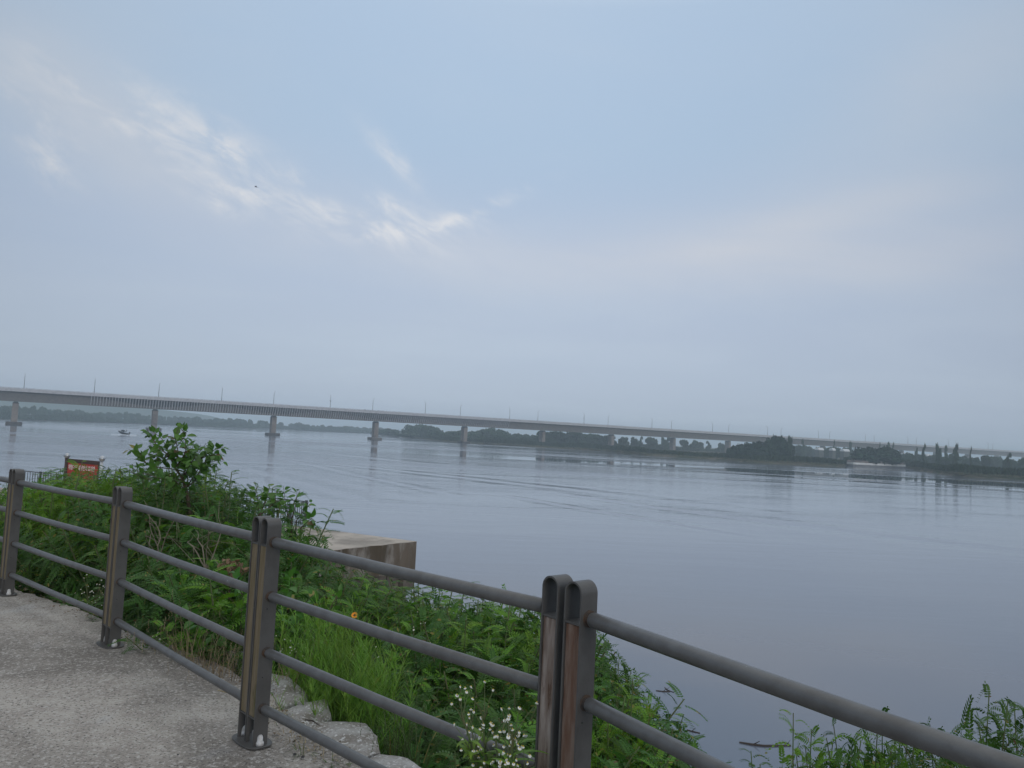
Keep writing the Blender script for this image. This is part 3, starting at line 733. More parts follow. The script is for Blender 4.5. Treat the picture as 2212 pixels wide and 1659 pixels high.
# speedboat
def boat():
    q = atz(266, 939.5, 0); o = empty('motorboat', (q[0], q[1], 0), rad(6), label='small dark motorboat speeding left with its bow raised on the river', category='boat')
    o.rotation_euler = (0, rad(9), rad(8))       # local +x is the stern side, bow (left) up
    hm = mat('boat_hull_dark', (.035, .045, .055), .4, 0, (.02, .025, .03), 2); wm = mat('boat_white', (.55, .57, .6), .4)
    V = []; st = [(-2.4, .05, .95, .80), (-1.9, .55, .9, .45), (-1.0, .85, .8, .12), (.5, .95, .72, -.05), (2.2, .9, .68, -.05)]
    for x, w, zt, zb in st: V += [(x, -w, zt), (x, -w*.8, (zt+zb)/2), (x, 0, zb), (x, w*.8, (zt+zb)/2), (x, w, zt)]
    F_ = [(i*5+j, (i+1)*5+j, (i+1)*5+j+1, i*5+j+1) for i in range(4) for j in range(4)]+[(20, 21, 22, 23, 24)]+[(i*5, i*5+4, (i+1)*5+4, (i+1)*5) for i in range(4)]
    MB().add(V, F_).build('hull', hm, o)
    MB().add([(-2.3, -.12, 1.0), (-1.3, -.7, .98), (-1.3, .7, .98), (-2.3, .12, 1.0), (-1.2, -.55, 1.22), (-1.2, .55, 1.22)], [(0, 1, 4), (3, 5, 2), (0, 4, 5, 3), (1, 2, 5, 4), (0, 3, 2, 1)]).build('bow_deck', wm, o)
    MB().add([(-1.2, -.7, 1.0), (-.5, -.75, .95), (-.5, .75, .95), (-1.2, .7, 1.0), (-.75, -.55, 1.5), (-.4, -.55, 1.5), (-.4, .55, 1.5), (-.75, .55, 1.5)],
             [(0, 3, 2, 1), (4, 5, 6, 7), (0, 1, 5, 4), (1, 2, 6, 5), (2, 3, 7, 6), (3, 0, 4, 7)]).build('windscreen', mat('tinted_glass', (.03, .04, .05), .2), o)
    MB().box((-.1, 0, 1.15), (.5, 1.1, .6)).build('console', hm, o)
    MB().tube([(-1.6, .3, 1.05), (-1.6, .3, 2.0)], .03, 5).build('mast', hm, o)
    mo = MB().box((2.4, 0, .85), (.4, .36, .65)).build('outboard_motor', DARK, o); MB().box((2.45, 0, .25), (.16, .12, .9)).build('motor_leg', DARK, mo)
    o.scale = (1.0, 1.0, 1.35); o.location.z = .15; bpy.context.view_layer.update()
    J = [(0, 0, 0), (-.05, 0, .28), (-.06, 0, .48), (-.1, 0, .70), (-.28, -.12, .02), (-.5, -.14, -.03), (-.5, -.14, -.42), (-.28, .12, .02), (-.5, .14, -.03), (-.5, .14, -.42),
         (-.06, -.19, .45), (-.12, -.25, .18), (-.4, -.2, .12), (-.06, .19, .45), (-.12, .25, .18), (-.4, .2, .12)]
    E_ = [(0, 1), (1, 2), (2, 3), (0, 4), (4, 5), (5, 6), (0, 7), (7, 8), (8, 9), (2, 10), (10, 11), (11, 12), (2, 13), (13, 14), (14, 15)]
    wp = o.matrix_basis @ Vector((1.15, 0, 1.25))
    person('person', J, E_, [.15, .16, .09, .11, .085, .07, .05, .085, .07, .05, .06, .05, .04, .06, .05, .04], 0, wp, rad(8), CLOTH, HAIR, 'person in dark clothes seated at the stern of the motorboat')
    # spray and foam thrown up around the hull
    mb = MB(); fm = mat('white_foam', (.62, .68, .74), .8, bump=.05, bscale=2)
    for k in range(260):
        u = rng.random(); side = 1 if rng.random() < .55 else -1
        x = -4.5+9.5*u; y = side*(1.0+.25*(x+3.0)*rng.random()) - (.6 if x > 1 else 0); rr = .10+.34*rng.random()
        mb.lathe([(.01, -.04), (rr, .0), (rr*.7, .11+.12*rng.random()), (.01, .2)], 6, (x, y, 0))
    f = mb.build('boat_wash', fm, None, kind='stuff', label='white foam thrown up around the speeding motorboat', category='foam'); f.location = (q[0], q[1], 0.02); f.rotation_euler = (0, 0, rad(8))
boat()

# ------------------------------------------------------------------ concrete landing, its railing and notice board
C1 = np.array([-3.47, 30.84]); UU = np.array([-.884, .467]); VV = np.array([-.627, -.779])
LZ = 3.26
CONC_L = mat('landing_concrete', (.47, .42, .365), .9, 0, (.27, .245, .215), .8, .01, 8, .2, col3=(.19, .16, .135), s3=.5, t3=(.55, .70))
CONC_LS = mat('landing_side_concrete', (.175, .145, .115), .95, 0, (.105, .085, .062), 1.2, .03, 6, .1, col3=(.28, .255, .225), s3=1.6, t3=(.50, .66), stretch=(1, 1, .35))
def landing():
    o = empty('concrete_landing', (*C1, 0), 0, label='pale concrete river landing with a stained top and dark cracked side', category='landing')
    def rect(a, b, c, d): return [UU*a+VV*c, UU*b+VV*c, UU*b+VV*d, UU*a+VV*d]
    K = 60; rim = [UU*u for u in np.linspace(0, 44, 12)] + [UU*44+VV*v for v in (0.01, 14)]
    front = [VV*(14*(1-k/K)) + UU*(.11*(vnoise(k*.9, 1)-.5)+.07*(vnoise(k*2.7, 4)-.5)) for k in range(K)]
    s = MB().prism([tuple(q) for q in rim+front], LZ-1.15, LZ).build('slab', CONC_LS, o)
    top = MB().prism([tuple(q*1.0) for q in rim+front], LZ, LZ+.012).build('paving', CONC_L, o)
    MB().prism([tuple(q) for q in rect(7.0, 7.05, .8, 13)], LZ+.013, LZ+.018).build('joint', DARK, top)
    mb = MB()
    for i in range(22):                    # ragged masonry courses under the slab
        for j in range(4):
            v0 = i*.65+(.3 if j % 2 else 0); dep = .25+.35*vnoise(i*3.1, j*7.7)
            a = UU*(dep-.25)+VV*v0; b = UU*(dep-.25)+VV*(v0+.60); c = b+UU*2; d = a+UU*2
            mb.prism([tuple(a), tuple(b), tuple(c), tuple(d)], 2.05-.62*(j+1), 2.08-.62*j)
    mb.prism([tuple(q) for q in rect(.6, 44, .05, 14)], -1, 2.05)
    mb.build('masonry_base', mat('masonry_rubble', (.20, .175, .145), .95, 0, (.11, .095, .08), 1.5, .03, 5, .1), o)
landing()
def lines_railing():
    rm = mat('railing_grey_green', (.055, .065, .062), .6, .1)
    A = C1+UU*5.85; B = C1+UU*27.2
    o = empty('metal_railing', (*A, LZ+.012), math.atan2((B-A)[1], (B-A)[0]), label='thin dark metal railing along the far edge of the concrete landing', category='railing')
    L = np.linalg.norm(B-A); nb = 10
    MB().box((L/2, 0, 1.08), (L, .05, .04)).build('top_rail', rm, o); MB().box((L/2, 0, .15), (L, .04, .04)).build('bottom_rail', rm, o)
    for i in range(nb+1): MB().box((L*i/nb, 0, .57), (.09, .09, 1.14)).build('post', rm, o)
    for i in range(nb):
        mb = MB(); x0 = L*i/nb; w = L/nb
        for k in range(1, 9): mb.box((x0+w*k/9, 0, .6), (.022, .022, .9))
        for k in (2, 6):                      # the curved ornaments
            cx = x0+w*(k+.5)/9
            for s in (-1, 1): mb.tube([(cx+s*.11*math.cos(t), .0, .72+.28*math.sin(t)*1) for t in np.linspace(-1.2, 1.2, 7)], .012, 4)
        mb.build('baluster_panel', rm, o)
    A2 = A; B2 = A+np.array([-.12, -1])*5
    o = empty('metal_railing', (*A2+np.array([0, -.12]), LZ+.012), math.atan2((B2-A2)[1], (B2-A2)[0]), label='short end section of dark railing turning inland from the landing corner', category='railing')
    MB().box((2.5, 0, 1.08), (5, .05, .04)).build('top_rail', rm, o)
    for i in range(1, 4): MB().box((i*1.66, 0, .57), (.09, .09, 1.14)).build('post', rm, o)
    mb = MB()
    for k in range(1, 24): mb.box((k*.21, 0, .6), (.022, .022, .9))
    mb.build('baluster_panel', rm, o)
lines_railing()

def sign():
    A = atY(143.5, 1003, 38.0); B = atY(219, 1010, 36.9); A = A[:2]; B = B[:2]; d = B-A; L = np.linalg.norm(d); a = math.atan2(d[1], d[0])
    o = empty('notice_board', (*A, LZ+.012), a, label='red notice board with white Korean lettering and steel ball topped posts', category='sign')
    st = mat('brushed_steel', (.45, .47, .49), .3, .8); dk = mat('sign_brown_frame', (.06, .035, .03), .6)
    top = atY(143.5, 990, 38.0)[2]-LZ
    for x, m_ in ((0, dk), (L, st)):
        p = MB().tube([(x, 0, 0), (x, 0, top)], .085, 12).build('post', st if x else dk, o, smooth=True)
        MB().lathe([(.02, -.13), (.10, -.10), (.15, -.01), (.15, .03), (.1, .11), (.02, .14)], 14, (x, 0, top+.11)).build('ball_finial', st, p, smooth=True)
    bt = top-.02
    MB().box((L/2, 0, bt-.09), (L-.17, .10, .18)).build('top_beam', dk, o)
    MB().box((L/2, -.01, bt-.735), (L-.24, .06, 1.10)).build('panel', mat('sign_red', (.42, .035, .025), .55), o)
    for x in (.12, L-.12): MB().box((x, -.012, bt-.735), (.10, .08, 1.10)).build('side_strip', dk, o)
    cu = bpy.data.curves.new('lettering', 'FONT'); cu.body = '위험구역 설정안내 표지판'; cu.size = .33; cu.align_x = 'CENTER'; cu.extrude = .004; cu.offset = .006
    t = bpy.data.objects.new('lettering', cu); COL.objects.link(t)
    bpy.context.view_layer.update()
    me = bpy.data.meshes.new_from_object(t); bpy.data.objects.remove(t)
    me.materials.clear(); me.materials.append(mat('sign_white', (.75, .72, .68), .6))
    l = link('lettering', me, o); xs = [v.co.x for v in me.vertices]; wdt = max(xs)-min(xs); k = (L-.62)/max(wdt, .1)
    l.location = (L/2-.08, -.046, bt-.49); l.rotation_euler = (math.pi/2, 0, 0); l.scale = (k, k*1.45, 1)
sign()

# ------------------------------------------------------------------ the fence
POSTS = [(-7.60, 9.60, 5.98), (-5.98, 8.27, 5.985), (-4.38, 6.92, 5.995), (-2.72, 5.50, 6.01), (-1.20, 3.92, 6.035), (.225, 2.60, 6.04), (1.345, .94, 6.04)]
def fence():
    root = empty('riverside_fence', POSTS[4], 0, label='grey steel pipe railing with paired wood inlaid posts along the path edge', category='fence')
    inv = np.array(POSTS[4])
    n = len(POSTS); ang = []
    for i in range(n):
        a = np.array(POSTS[max(i-1, 0)][:2]); b = np.array(POSTS[min(i+1, n-1)][:2]); d = b-a; ang.append(math.atan2(d[1], d[0]))
    W, D, TH, HT = .078, .074, .0062, 1.10
    inl = [(WOOD_MOSS, WOOD_MOSS)]*5 + [(WOOD_BROWN, WOOD_RED)] + [(WOOD_BROWN, WOOD_BROWN)]
    for i, (px, py, pz) in enumerate(POSTS):
        gap = .030 if i == 5 else .008
        mb = MB(); Z0 = .10
        for sgn in (-1, 1):
            cx = sgn*(W/2+gap/2); ro = W/2; ri = ro-TH; zc = HT-ro
            outp = [(-ro, Z0)] + [(ro*math.cos(t), zc+ro*math.sin(t)) for t in np.linspace(math.pi, 0, 17)] + [(ro, Z0)]
            inp = [(-ri, Z0)] + [(ri*math.cos(t), zc+ri*math.sin(t)) for t in np.linspace(math.pi, 0, 17)] + [(ri, Z0)]
            V = []
            for (a, z), (b, z2) in zip(outp, inp): V += [(cx+a, -D/2, z), (cx+b, -D/2, z2), (cx+b, D/2, z2), (cx+a, D/2, z)]
            k = len(outp)
            mb.add(V, [(j*4+e, j*4+(e+1) % 4, (j+1)*4+(e+1) % 4, (j+1)*4+e) for j in range(k-1) for e in range(4)])
            for xx in (-ro, ri):                   # lower legs with an arched cut for the anchor bolt
                arc = [(.019*math.cos(t), .030+.026*math.sin(t)) for t in np.linspace(math.pi, 0, 9)]
                poly = [(-D/2, .006), (-.019, .006)] + arc + [(.019, .006), (D/2, .006), (D/2, Z0), (-D/2, Z0)]
                mb.extrude([(cx+xx, y, z) for y, z in poly], (TH, 0, 0))
            mb.box((cx, 0, .966), (W-2*TH, D-.004, .006)); mb.box((cx, 0, .132), (W-2*TH, D-.004, .006))
        post = mb.build('post', STEEL, root); post.location = (np.array((px, py, pz))-inv); post.rotation_euler = (0, 0, ang[i])
        for kk, sgn in enumerate((-1, 1)):
            cx = sgn*(W/2+gap/2)
            wb = MB().box((cx, 0, (.136+.962)/2), (W-2*TH-.003, D-.010, .962-.137)).build('wood_inlay', inl[i][kk], post); bevel(wb, .002, 2)
        pl = [(.118*math.copysign(abs(math.cos(t))**.62, math.cos(t)), .072*math.copysign(abs(math.sin(t))**.62, math.sin(t))) for t in np.linspace(0, 2*math.pi, 41)[:-1]]
        bevel(MB().prism(pl, .001, .0075).build('base_plate', STEEL, post), .0015, 1)
        for sgn in (-1, 1):
            MB().lathe([(.0195, 0), (.0185, .014), (.0150, .018), (.0135, .038), (.009, .046), (.002, .048)], 14, (sgn*(W+gap/2+.004), -.004, .008)).build('bolt_cap', CAPW, post, smooth=True)
            for z in (.33, .66):
                xs = sgn*(W+gap/2); MB().tube([(xs-.001*sgn, -.012, z), (xs+.0012*sgn, -.012, z)], .0035, 8).build('bolt_hole_disc', DARK, post)  # dark disc painting the shade inside a hole in the side plate
    for i in range(n-1):
        A, B = np.array(POSTS[i]), np.array(POSTS[i+1])
        ga = (.030 if i == 5 else .008)/2+W; gb = (.030 if i+1 == 5 else .008)/2+W
        A = A+np.array([math.cos(ang[i]), math.sin(ang[i]), 0])*ga; B = B-np.array([math.cos(ang[i+1]), math.sin(ang[i+1]), 0])*gb
        d = (B-A); L = np.linalg.norm(d); u = d/L
        for z, rr in ((.18, .0220), (.45, .0225), (.72, .0230), (.985, .0248)):
            a, b = A+[0, 0, z], B+[0, 0, z]
            w = .004*rng.normal(size=2)
            mid = (a+b)/2+np.array([0, 0, -.004])
            r = MB().tube([a+u*.018-inv, a+u*.022-inv, mid-inv, b-u*.022-inv, b-u*.018-inv], [rr*.93, rr, rr, rr, rr*.93], 20).build('rail', RAILM, root, smooth=False)
            r.data.polygons.foreach_set('use_smooth', [len(p.vertices) == 4 for p in r.data.polygons])
            for e, sg in ((a, 1), (b, -1)):
                hb = MB().tube([e-inv-u*.001*sg, e+u*.030*sg-inv], rr*.86, 12); hb.tube([e-inv, e+u*.004*sg-inv], rr*1.12, 12)
                hb.build('rail_bracket', RUST, r)
fence()

# ------------------------------------------------------------------ stones by the path edge
ROCKM = mat('granite', (.44, .435, .425), .9, 0, (.23, .21, .185), 6, .022, 38, .25, col3=(.66, .66, .66), s3=45, t3=(.52, .64))
def rock(poly, z, th, label, seed, tilt=(0, 0)):
    P = np.array([atz(a, b, z)[:2] for a, b in poly]); c = P.mean(0)
    rr = np.random.default_rng(seed)
    # densify outline, roughen, then stack rings into a broken slab
    k = len(P); out = []
    for i in range(k):
        for u in np.linspace(0, 1, 7)[:-1]:
            q = P[i]*(1-u)+P[(i+1) % k]*u; out.append(q-c)
    out = np.array(out); n = len(out); jit = np.array([vnoise(i*.7, seed)-.5 for i in range(n)])[:, None]
    out = out*(1+.07*jit)
    rings = [(.02, .035), (.35, .028), (.65, .022), (.84, .010), (.955, -.004), (1.0, -.03), (1.02, -.35*th), (.97, -.7*th), (.86, -th)]
    V = []
    for j, (s_, dz) in enumerate(rings):
        for i in range(n):
            q = out[i]*s_
            zz = dz + .020*(vnoise(q[0]*11+seed, q[1]*11)-.5) + .03*(vnoise(q[0]*4+seed, q[1]*4)-.5) + q[0]*tilt[0]+q[1]*tilt[1]
            if j > 4: q = q*(1+.12*(vnoise(i*.35, j*.9+seed)-.5))
            V.append((q[0], q[1], zz))
    Fc = [(j*n+i, j*n+(i+1) % n, (j+1)*n+(i+1) % n, (j+1)*n+i) for j in range(len(rings)-1) for i in range(n)] + [tuple(range(n))[::-1], tuple((len(rings)-1)*n+i for i in range(n))]
    o = MB().add(V, Fc).build('stone', ROCKM, None, label=label, category='stone', group='granite stones edging the path'); o.location = (c[0], c[1], z)
rock([(582, 1452), (624, 1460), (668, 1498), (666, 1519), (590, 1521), (578, 1490)], 6.00, .30, 'pale granite stone right behind the third post, farthest of the row', 3)
rock([(600, 1534), (640, 1524), (706, 1514), (717, 1546), (690, 1562), (640, 1580), (612, 1570)], 6.00, .32, 'angular pale granite stone, second in the row along the path edge', 5)
rock([(658, 1560), (720, 1556), (796, 1562), (820, 1590), (823, 1628), (780, 1640), (715, 1622), (634, 1586)], 6.00, .35, 'largest pale granite stone with a dark right face under the rails', 8)
rock([(772, 1645), (814, 1626), (885, 1644), (930, 1668), (925, 1720), (820, 1720)], 6.00, .3, 'granite stone cut by the bottom edge, nearest of the row', 11)
rock([(490, 1395), (540, 1400), (575, 1440), (560, 1455), (520, 1440), (480, 1420)], 5.97, .3, 'grey stone half hidden in dry grass left of the third post', 14)
def rubble():
    mb = MB()
    for t in np.arange(-12, 4, .16):
        for k in range(3):
            s = edge_s(t)+.22+.3*k*.6+.2*rng.random(); q = xy(t+.2*rng.random(), s); z = slope_z(t, s)
            r0 = .07+.12*rng.random(); n = 7
            V = []
            for j in range(5):
                for i in range(n):
                    a = 6.283*i/n; rr = r0*math.sin(math.pi*(j+.35)/5)*(.75+.5*rng.random()); V.append((q[0]+rr*math.cos(a), q[1]+rr*math.sin(a), z+r0*.6*-math.cos(math.pi*(j+.35)/5)))
            mb.add(V, [(j*n+i, j*n+(i+1) % n, (j+1)*n+(i+1) % n, (j+1)*n+i) for j in range(4) for i in range(n)]+[tuple(range(n))[::-1], tuple(4*n+i for i in range(n))])
    mb.build('rubble', mat('dark_rubble', (.11, .10, .085), .95, 0, (.06, .055, .04), 8, .01, 40, .1), None, kind='stuff', label='dark rubble and soil under the plants beside the path', category='rubble')
rubble()

# ------------------------------------------------------------------ plants
LEAFLET = [(0, 0, 0), (-.125, .25, .02), (-.135, .68, .02), (0, 1, -.02), (.135, .68, .02), (.125, .25, .02)]
def frond_template(nl=11, droop=.35, lw=1.0, leng=.22, taper=.40):
    """pinnate leaf of unit length along +y, flat, curving down"""
    V, Fc = [], []
    L = np.array(LEAFLET)
    def at(u): return np.array([0, u, .10*math.sin(u*2.2)-droop*u*u])
    # rachis
    for i in range(6):
        a = at(i/5); w = .010*(1-.6*i/5); V += [(-w, a[1], a[2]), (w, a[1], a[2])]
    for i in range(5): Fc.append((2*i, 2*i+1, 2*i+3, 2*i+2))
    for i in range(nl):
        u = .16+.80*i/(nl-1); a = at(u); l = leng*(1-taper*abs(u-.45)*1.1)
        for s in (-1, 1):
            ang = rad(66-18*u)+.0; ca, sa = math.cos(ang), math.sin(ang)
            k = len(V)
            for q in L:
                x, y, z = q[0]*l*1.25*lw, q[1]*l, q[2]*l
                X = s*(y*sa + x*ca); Y = y*ca - x*sa
                V.append((X, a[1]+Y, a[2]+z-.22*abs(X)-(.06*u)))
            Fc.append(tuple(range(k, k+6)))
    k = len(V); a = at(.96)
    for q in L: V.append((q[0]*leng*.9*1.2, a[1]+q[1]*leng*.7, a[2]-.1*q[1]*leng))
    Fc.append(tuple(range(k, k+6)))
    return np.array(V), Fc
FR = [frond_template(9, .35), frond_template(8, .60), frond_template(9, .20)]
BLEAF = [(0, 0, 0), (-.20, .10, .02), (-.33, .34, .05), (-.22, .66, .03), (0, 1.04, -.12), (.22, .66, .03), (.33, .34, .05), (.20, .10, .02)]
BL_V = np.array(BLEAF+[(0, .35, -.035)]); BL_F = [(0, 1, 2, 8), (2, 3, 4, 8), (4, 5, 6, 8), (6, 7, 0, 8)]
def merge_meshes(parts, name, m):
    co, fs, k = [], [], 0
    for me in parts:
        a = np.zeros(len(me.vertices)*3); me.vertices.foreach_get('co', a); co.append(a.reshape(-1, 3))
        fs += [tuple(v+k for v in p.vertices) for p in me.polygons]; k += len(me.vertices)
    full = bpy.data.meshes.new(name); full.from_pydata(np.concatenate(co).tolist(), [], fs); full.materials.append(m); full.update()
    for me in parts: bpy.data.meshes.remove(me)
    return full

def locust_shrub(seed, H=2.0, stems=9, spread=.55, flen=.24, m=LEAF, dens=1.0):
    """pinnate-leaved shrub: stems arching out of one base, fronds spiralling up them. returns (foliage, stems)"""
    r = np.random.default_rng(seed); T = [[], [], []]; sb = MB()
    def shoot(base, d, L, r0, n0=.35, fl=flen):
        pts = []; p = np.array(base, float); v = np.array(d, float); v /= np.linalg.norm(v)
        K = 9
        for i in range(K+1):
            pts.append(p.copy()); v = v+np.array([0, 0, -.03])+.07*r.normal(size=3)*.6; v /= np.linalg.norm(v); p = p+v*L/K
        sb.tube(pts, list(np.linspace(r0, r0*.25, K+1)), 5)
        P = np.array(pts); nf = int(L*(1-n0)/.024*dens); a0 = r.random()*6.28
        for k in range(nf):
            u = n0+(1-n0)*(k+.5)/nf; i = u*K; j = min(int(i), K-1); q = P[j]*(1-(i-j))+P[j+1]*(i-j)
            tdir = P[j+1]-P[j]; tdir /= np.linalg.norm(tdir); a = a0+k*2.4
            s1 = np.cross(tdir, (0, 0, 1.)) if abs(tdir[2]) < .98 else np.array([1., 0, 0]); s1 /= np.linalg.norm(s1); s2 = np.cross(tdir, s1)
            side = s1*math.cos(a)+s2*math.sin(a); up = .30+.65*u
            f = side+tdir*up*.22+np.array([0, 0, .05+.10*u]); f /= np.linalg.norm(f)
            ln = fl*(.80+.4*r.random())*(1.0-.25*max(0, u-.8)/.2)
            T[int(r.random()*3)].append(frame(q, f, np.array([0, 0, 1.])+.25*r.normal(size=3), ln, 1.0))
        return P
    for s in range(stems):
        a = 6.283*(s+r.random()*.6)/stems; sp = spread*(.25+.75*r.random())
        L = H*(.84+.20*r.random())
        P = shoot((.05*math.cos(a), .05*math.sin(a), 0), (sp*math.cos(a), sp*math.sin(a), 1), L, .010+.004*H)
        for b in range(4):
            j = 3+int(r.random()*5); aa = r.random()*6.28
            shoot(P[j], (math.cos(aa)*.8, math.sin(aa)*.8, .8), L*.24*(.7+.5*r.random()), .006, .15, flen*.9)
    me = merge_meshes([stamp(FR[i][0], FR[i][1], T[i], 'f', m) for i in range(3) if T[i]], 'foliage', m)
    return me, sb.mesh('stems', GSTEM)

def broad_branch(path, leaf, T, sb, r0, r, gap=.035, flat=None):
    P = np.array(path); d = np.r_[0, np.cumsum(np.linalg.norm(np.diff(P, axis=0), axis=1))]; L = d[-1]
    n = max(4, int(L/gap)); u = np.linspace(0, L, 10)
    pts = np.c_[np.interp(u, d, P[:, 0]), np.interp(u, d, P[:, 1]), np.interp(u, d, P[:, 2])]
    sb.tube(pts, list(np.linspace(r0, r0*.3, 10)), 5)
    for k in range(n):
        w = L*(.10+.90*(k+.5)/n); q = np.array([np.interp(w, d, P[:, i]) for i in range(3)]); q2 = np.array([np.interp(min(w+.02, L), d, P[:, i]) for i in range(3)]); q1 = np.array([np.interp(w-.02, d, P[:, i]) for i in range(3)])
        t = q2-q1; t /= np.linalg.norm(t)+1e-9
        sd = np.cross(t, (0, 1., 0)) if flat else np.cross(t, rnd_dir()); sd /= np.linalg.norm(sd)+1e-9
        sg = 1 if k % 2 else -1
        f = sd*sg*.95+t*.45+np.array([0, 0, -.10])+.25*r.normal(size=3); f /= np.linalg.norm(f)
        up = np.array([0, -.5, 1.])+.35*r.normal(size=3)
        T.append(frame(q+f*.012, f, up, leaf*(.8+.4*r.random())*(1-.35*max(0, w/L-.8)/.2)))
def broad_shrub(seed, H, stems, spread, leaf, m, gap=.05):
    r = np.random.default_rng(seed); T = []; sb = MB()
    for s in range(stems):
        a = 6.283*(s+r.random()*.5)/stems; sp = spread*(.3+.7*r.random()); L = H*(.82+.2*r.random()); p = np.zeros(3); v = np.array([sp*math.cos(a), sp*math.sin(a), 1.]); pts = [p.copy()]
        for i in range(8):
            v /= np.linalg.norm(v); p = p+v*L/8; pts.append(p.copy()); v = v+.12*r.normal(size=3)
        broad_branch(pts[2:], leaf, T, sb, .012, r, gap); sb.tube(pts[:3], .013, 5)
        for b in range(3):
            q = pts[3+int(r.random()*5)]; aa = r.random()*6.28; w = L*.3
            broad_branch([q, q+np.array([math.cos(aa)*.5*w, math.sin(aa)*.5*w, .6*w]), q+np.array([math.cos(aa)*w, math.sin(aa)*w, w])], leaf, T, sb, .006, r, gap)
    return stamp(BL_V, BL_F, T, 'foliage', m), sb.mesh('stems', BARK)

TS = [(-60, 1060), (0, 1060), (40, 1075), (60, 1060), (90, 1022), (140, 1008), (225, 1011), (240, 1035), (262, 1048), (280, 1038), (330, 1030), (400, 1030), (440, 1035), (480, 1060), (530, 1066), (545, 1055), (570, 1046), (640, 1052), (668, 1085),
      (682, 1130), (686, 1195), (740, 1232), (800, 1252), (860, 1275), (900, 1268), (1000, 1280), (1080, 1315), (1150, 1350), (1200, 1380), (1290, 1385), (1340, 1390), (1352, 1470), (1375, 1520), (1430, 1560), (1465, 1615), (1490, 1700), (1620, 1700), (1645, 1655),
      (1690, 1630), (1720, 1650), (1745, 1615), (1830, 1598), (1880, 1612), (1925, 1560), (1990, 1580), (2020, 1570), (2050, 1575), (2085, 1558), (2130, 1605), (2150, 1590), (2168, 1500), (2212, 1465), (2400, 1440)]
TSX, TSY = np.array(TS).T
def over_line(o_loc, rz, sx, sz, V, slack):
    c, s_ = math.cos(rz), math.sin(rz)
    P = np.c_[(V[:, 0]*c-V[:, 1]*s_)*sx+o_loc[0], (V[:, 0]*s_+V[:, 1]*c)*sx+o_loc[1], V[:, 2]*sz+o_loc[2]-CAMZ]
    w = P@cF; x = 1106+FPX*(P@cR)/w; y = 829.5-FPX*(P@cU)/w
    return float(np.mean(y < np.interp(x, TSX, TSY)-slack))
PR = {}
for i in range(4): PR[f'loc{i}'] = locust_shrub(40+i, 1.5, 10, .60, .18, LEAF)
for i in range(3): PR[f'locy{i}'] = locust_shrub(50+i, 1.5, 9, .50, .18, LEAFY)
for i in range(3): PR[f'tall{i}'] = locust_shrub(60+i, 2.6, 10, .40, .18, LEAF if i else LEAFY)
for i in range(2): PR[f'brd{i}'] = broad_shrub(70+i, 1.5, 13, .42, .080, BROAD if i == 0 else BROADY, .032)
HT_ = {k: float(np.percentile([v.co.z for v in m_[0].vertices], 97.5)) for k, m_ in PR.items()}
VS = {}
def plant(key, pos, H, name, label, group=None, wide=1.0, cat='shrub'):
    fo, st = PR[key]; h0 = HT_[key]
    rz = rng.random()*6.28
    if key not in VS: a_ = np.zeros(len(fo.vertices)*3); fo.vertices.foreach_get('co', a_); VS[key] = a_.reshape(-1, 3)[::23]
    k = H/h0; sx = max(.75, min(1.25, k))*wide
    for _ in range(22):
        px = 1106+FPX*pos[0]/pos[1]
        if over_line(pos, rz, sx, k, VS[key], 4) < (.003 if 560 < px < 940 else .018): break
        k *= .955; sx *= .965
    if k*h0 < .3: return None
    o = empty(name, pos, rz, label=label, category=cat)
    if group: o['group'] = group
    o.scale = (sx, sx, k)
    link('foliage', fo, o); link('stems', st, o); return o
def sil(x): return float(np.interp(x, TSX, TSY))+4
def Y_of(x, s):
    q = ray(x, 1100); k = q[0]/q[1]; return (s+P4@FS)/(k*FS[0]+FS[1])
def shrub_rows():
    rows_l = [(2.15, 14), (1.75, 50), (1.40, 110), (1.08, 190), (.85, 275)]
    rows_r = [(3.6, 12), (2.8, 60), (2.1, 125), (1.5, 205), (1.0, 300)]
    for ri in range(5):
        x = -90. + 17*ri
        while x < 1330:
            a = min(1, max(0, (x-560)/160)); s = rows_l[ri][0]*(1-a)+rows_r[ri][0]*a; off = rows_l[ri][1]*(1-a)+rows_r[ri][1]*a
            step = (44+4*ri)*(1-a)+(50+11*ri)*a
            xx = x+rng.uniform(-12, 12); ss = s+rng.uniform(-.15, .15)
            Yd = Y_of(xx, ss)
            bright = rng.random()
            yt = sil(xx)+off+rng.uniform(-8, 22)
            if 600 < xx < 860 and ri >= 3: x += step; continue        # room for the feathery weeds
            if yt < 1760:
                top = atY(xx, yt, Yd); g = slope_xy(top[0], top[1]); H = top[2]-g
                if H > .45:
                    if H > 2.1: key = f'tall{int(rng.integers(0, 3))}'
                    elif bright < (.55 if ri < 2 else .25): key = f'locy{int(rng.integers(0, 3))}'  # bright leaves favoured in the back rows, painting in the light on top
                    else: key = f'loc{int(rng.integers(0, 4))}'
                    if ri in (1, 2, 3) and 300 < xx < 640 and bright > .82: key = 'brd0'
                    if H > 1.9 and key[:3] == 'brd': key = 'tall1'
                    if xx < 300: z_, g_ = 'left post pair and the second post', 'leafy shrubs filling the left of the bank'
                    elif xx < 620: z_, g_ = 'second and third fence posts', 'leafy shrubs between the second and third posts'
                    else: z_, g_ = 'third and fourth fence posts', 'fern leaved shrubs between the third and fourth posts'
                    plant(key, (top[0], top[1], g), H, 'locust_shrub' if key[:3] != 'brd' else 'broadleaf_shrub', f'green leafy shrub in the thicket behind the {z_}', g_)
            x += step
shrub_rows()
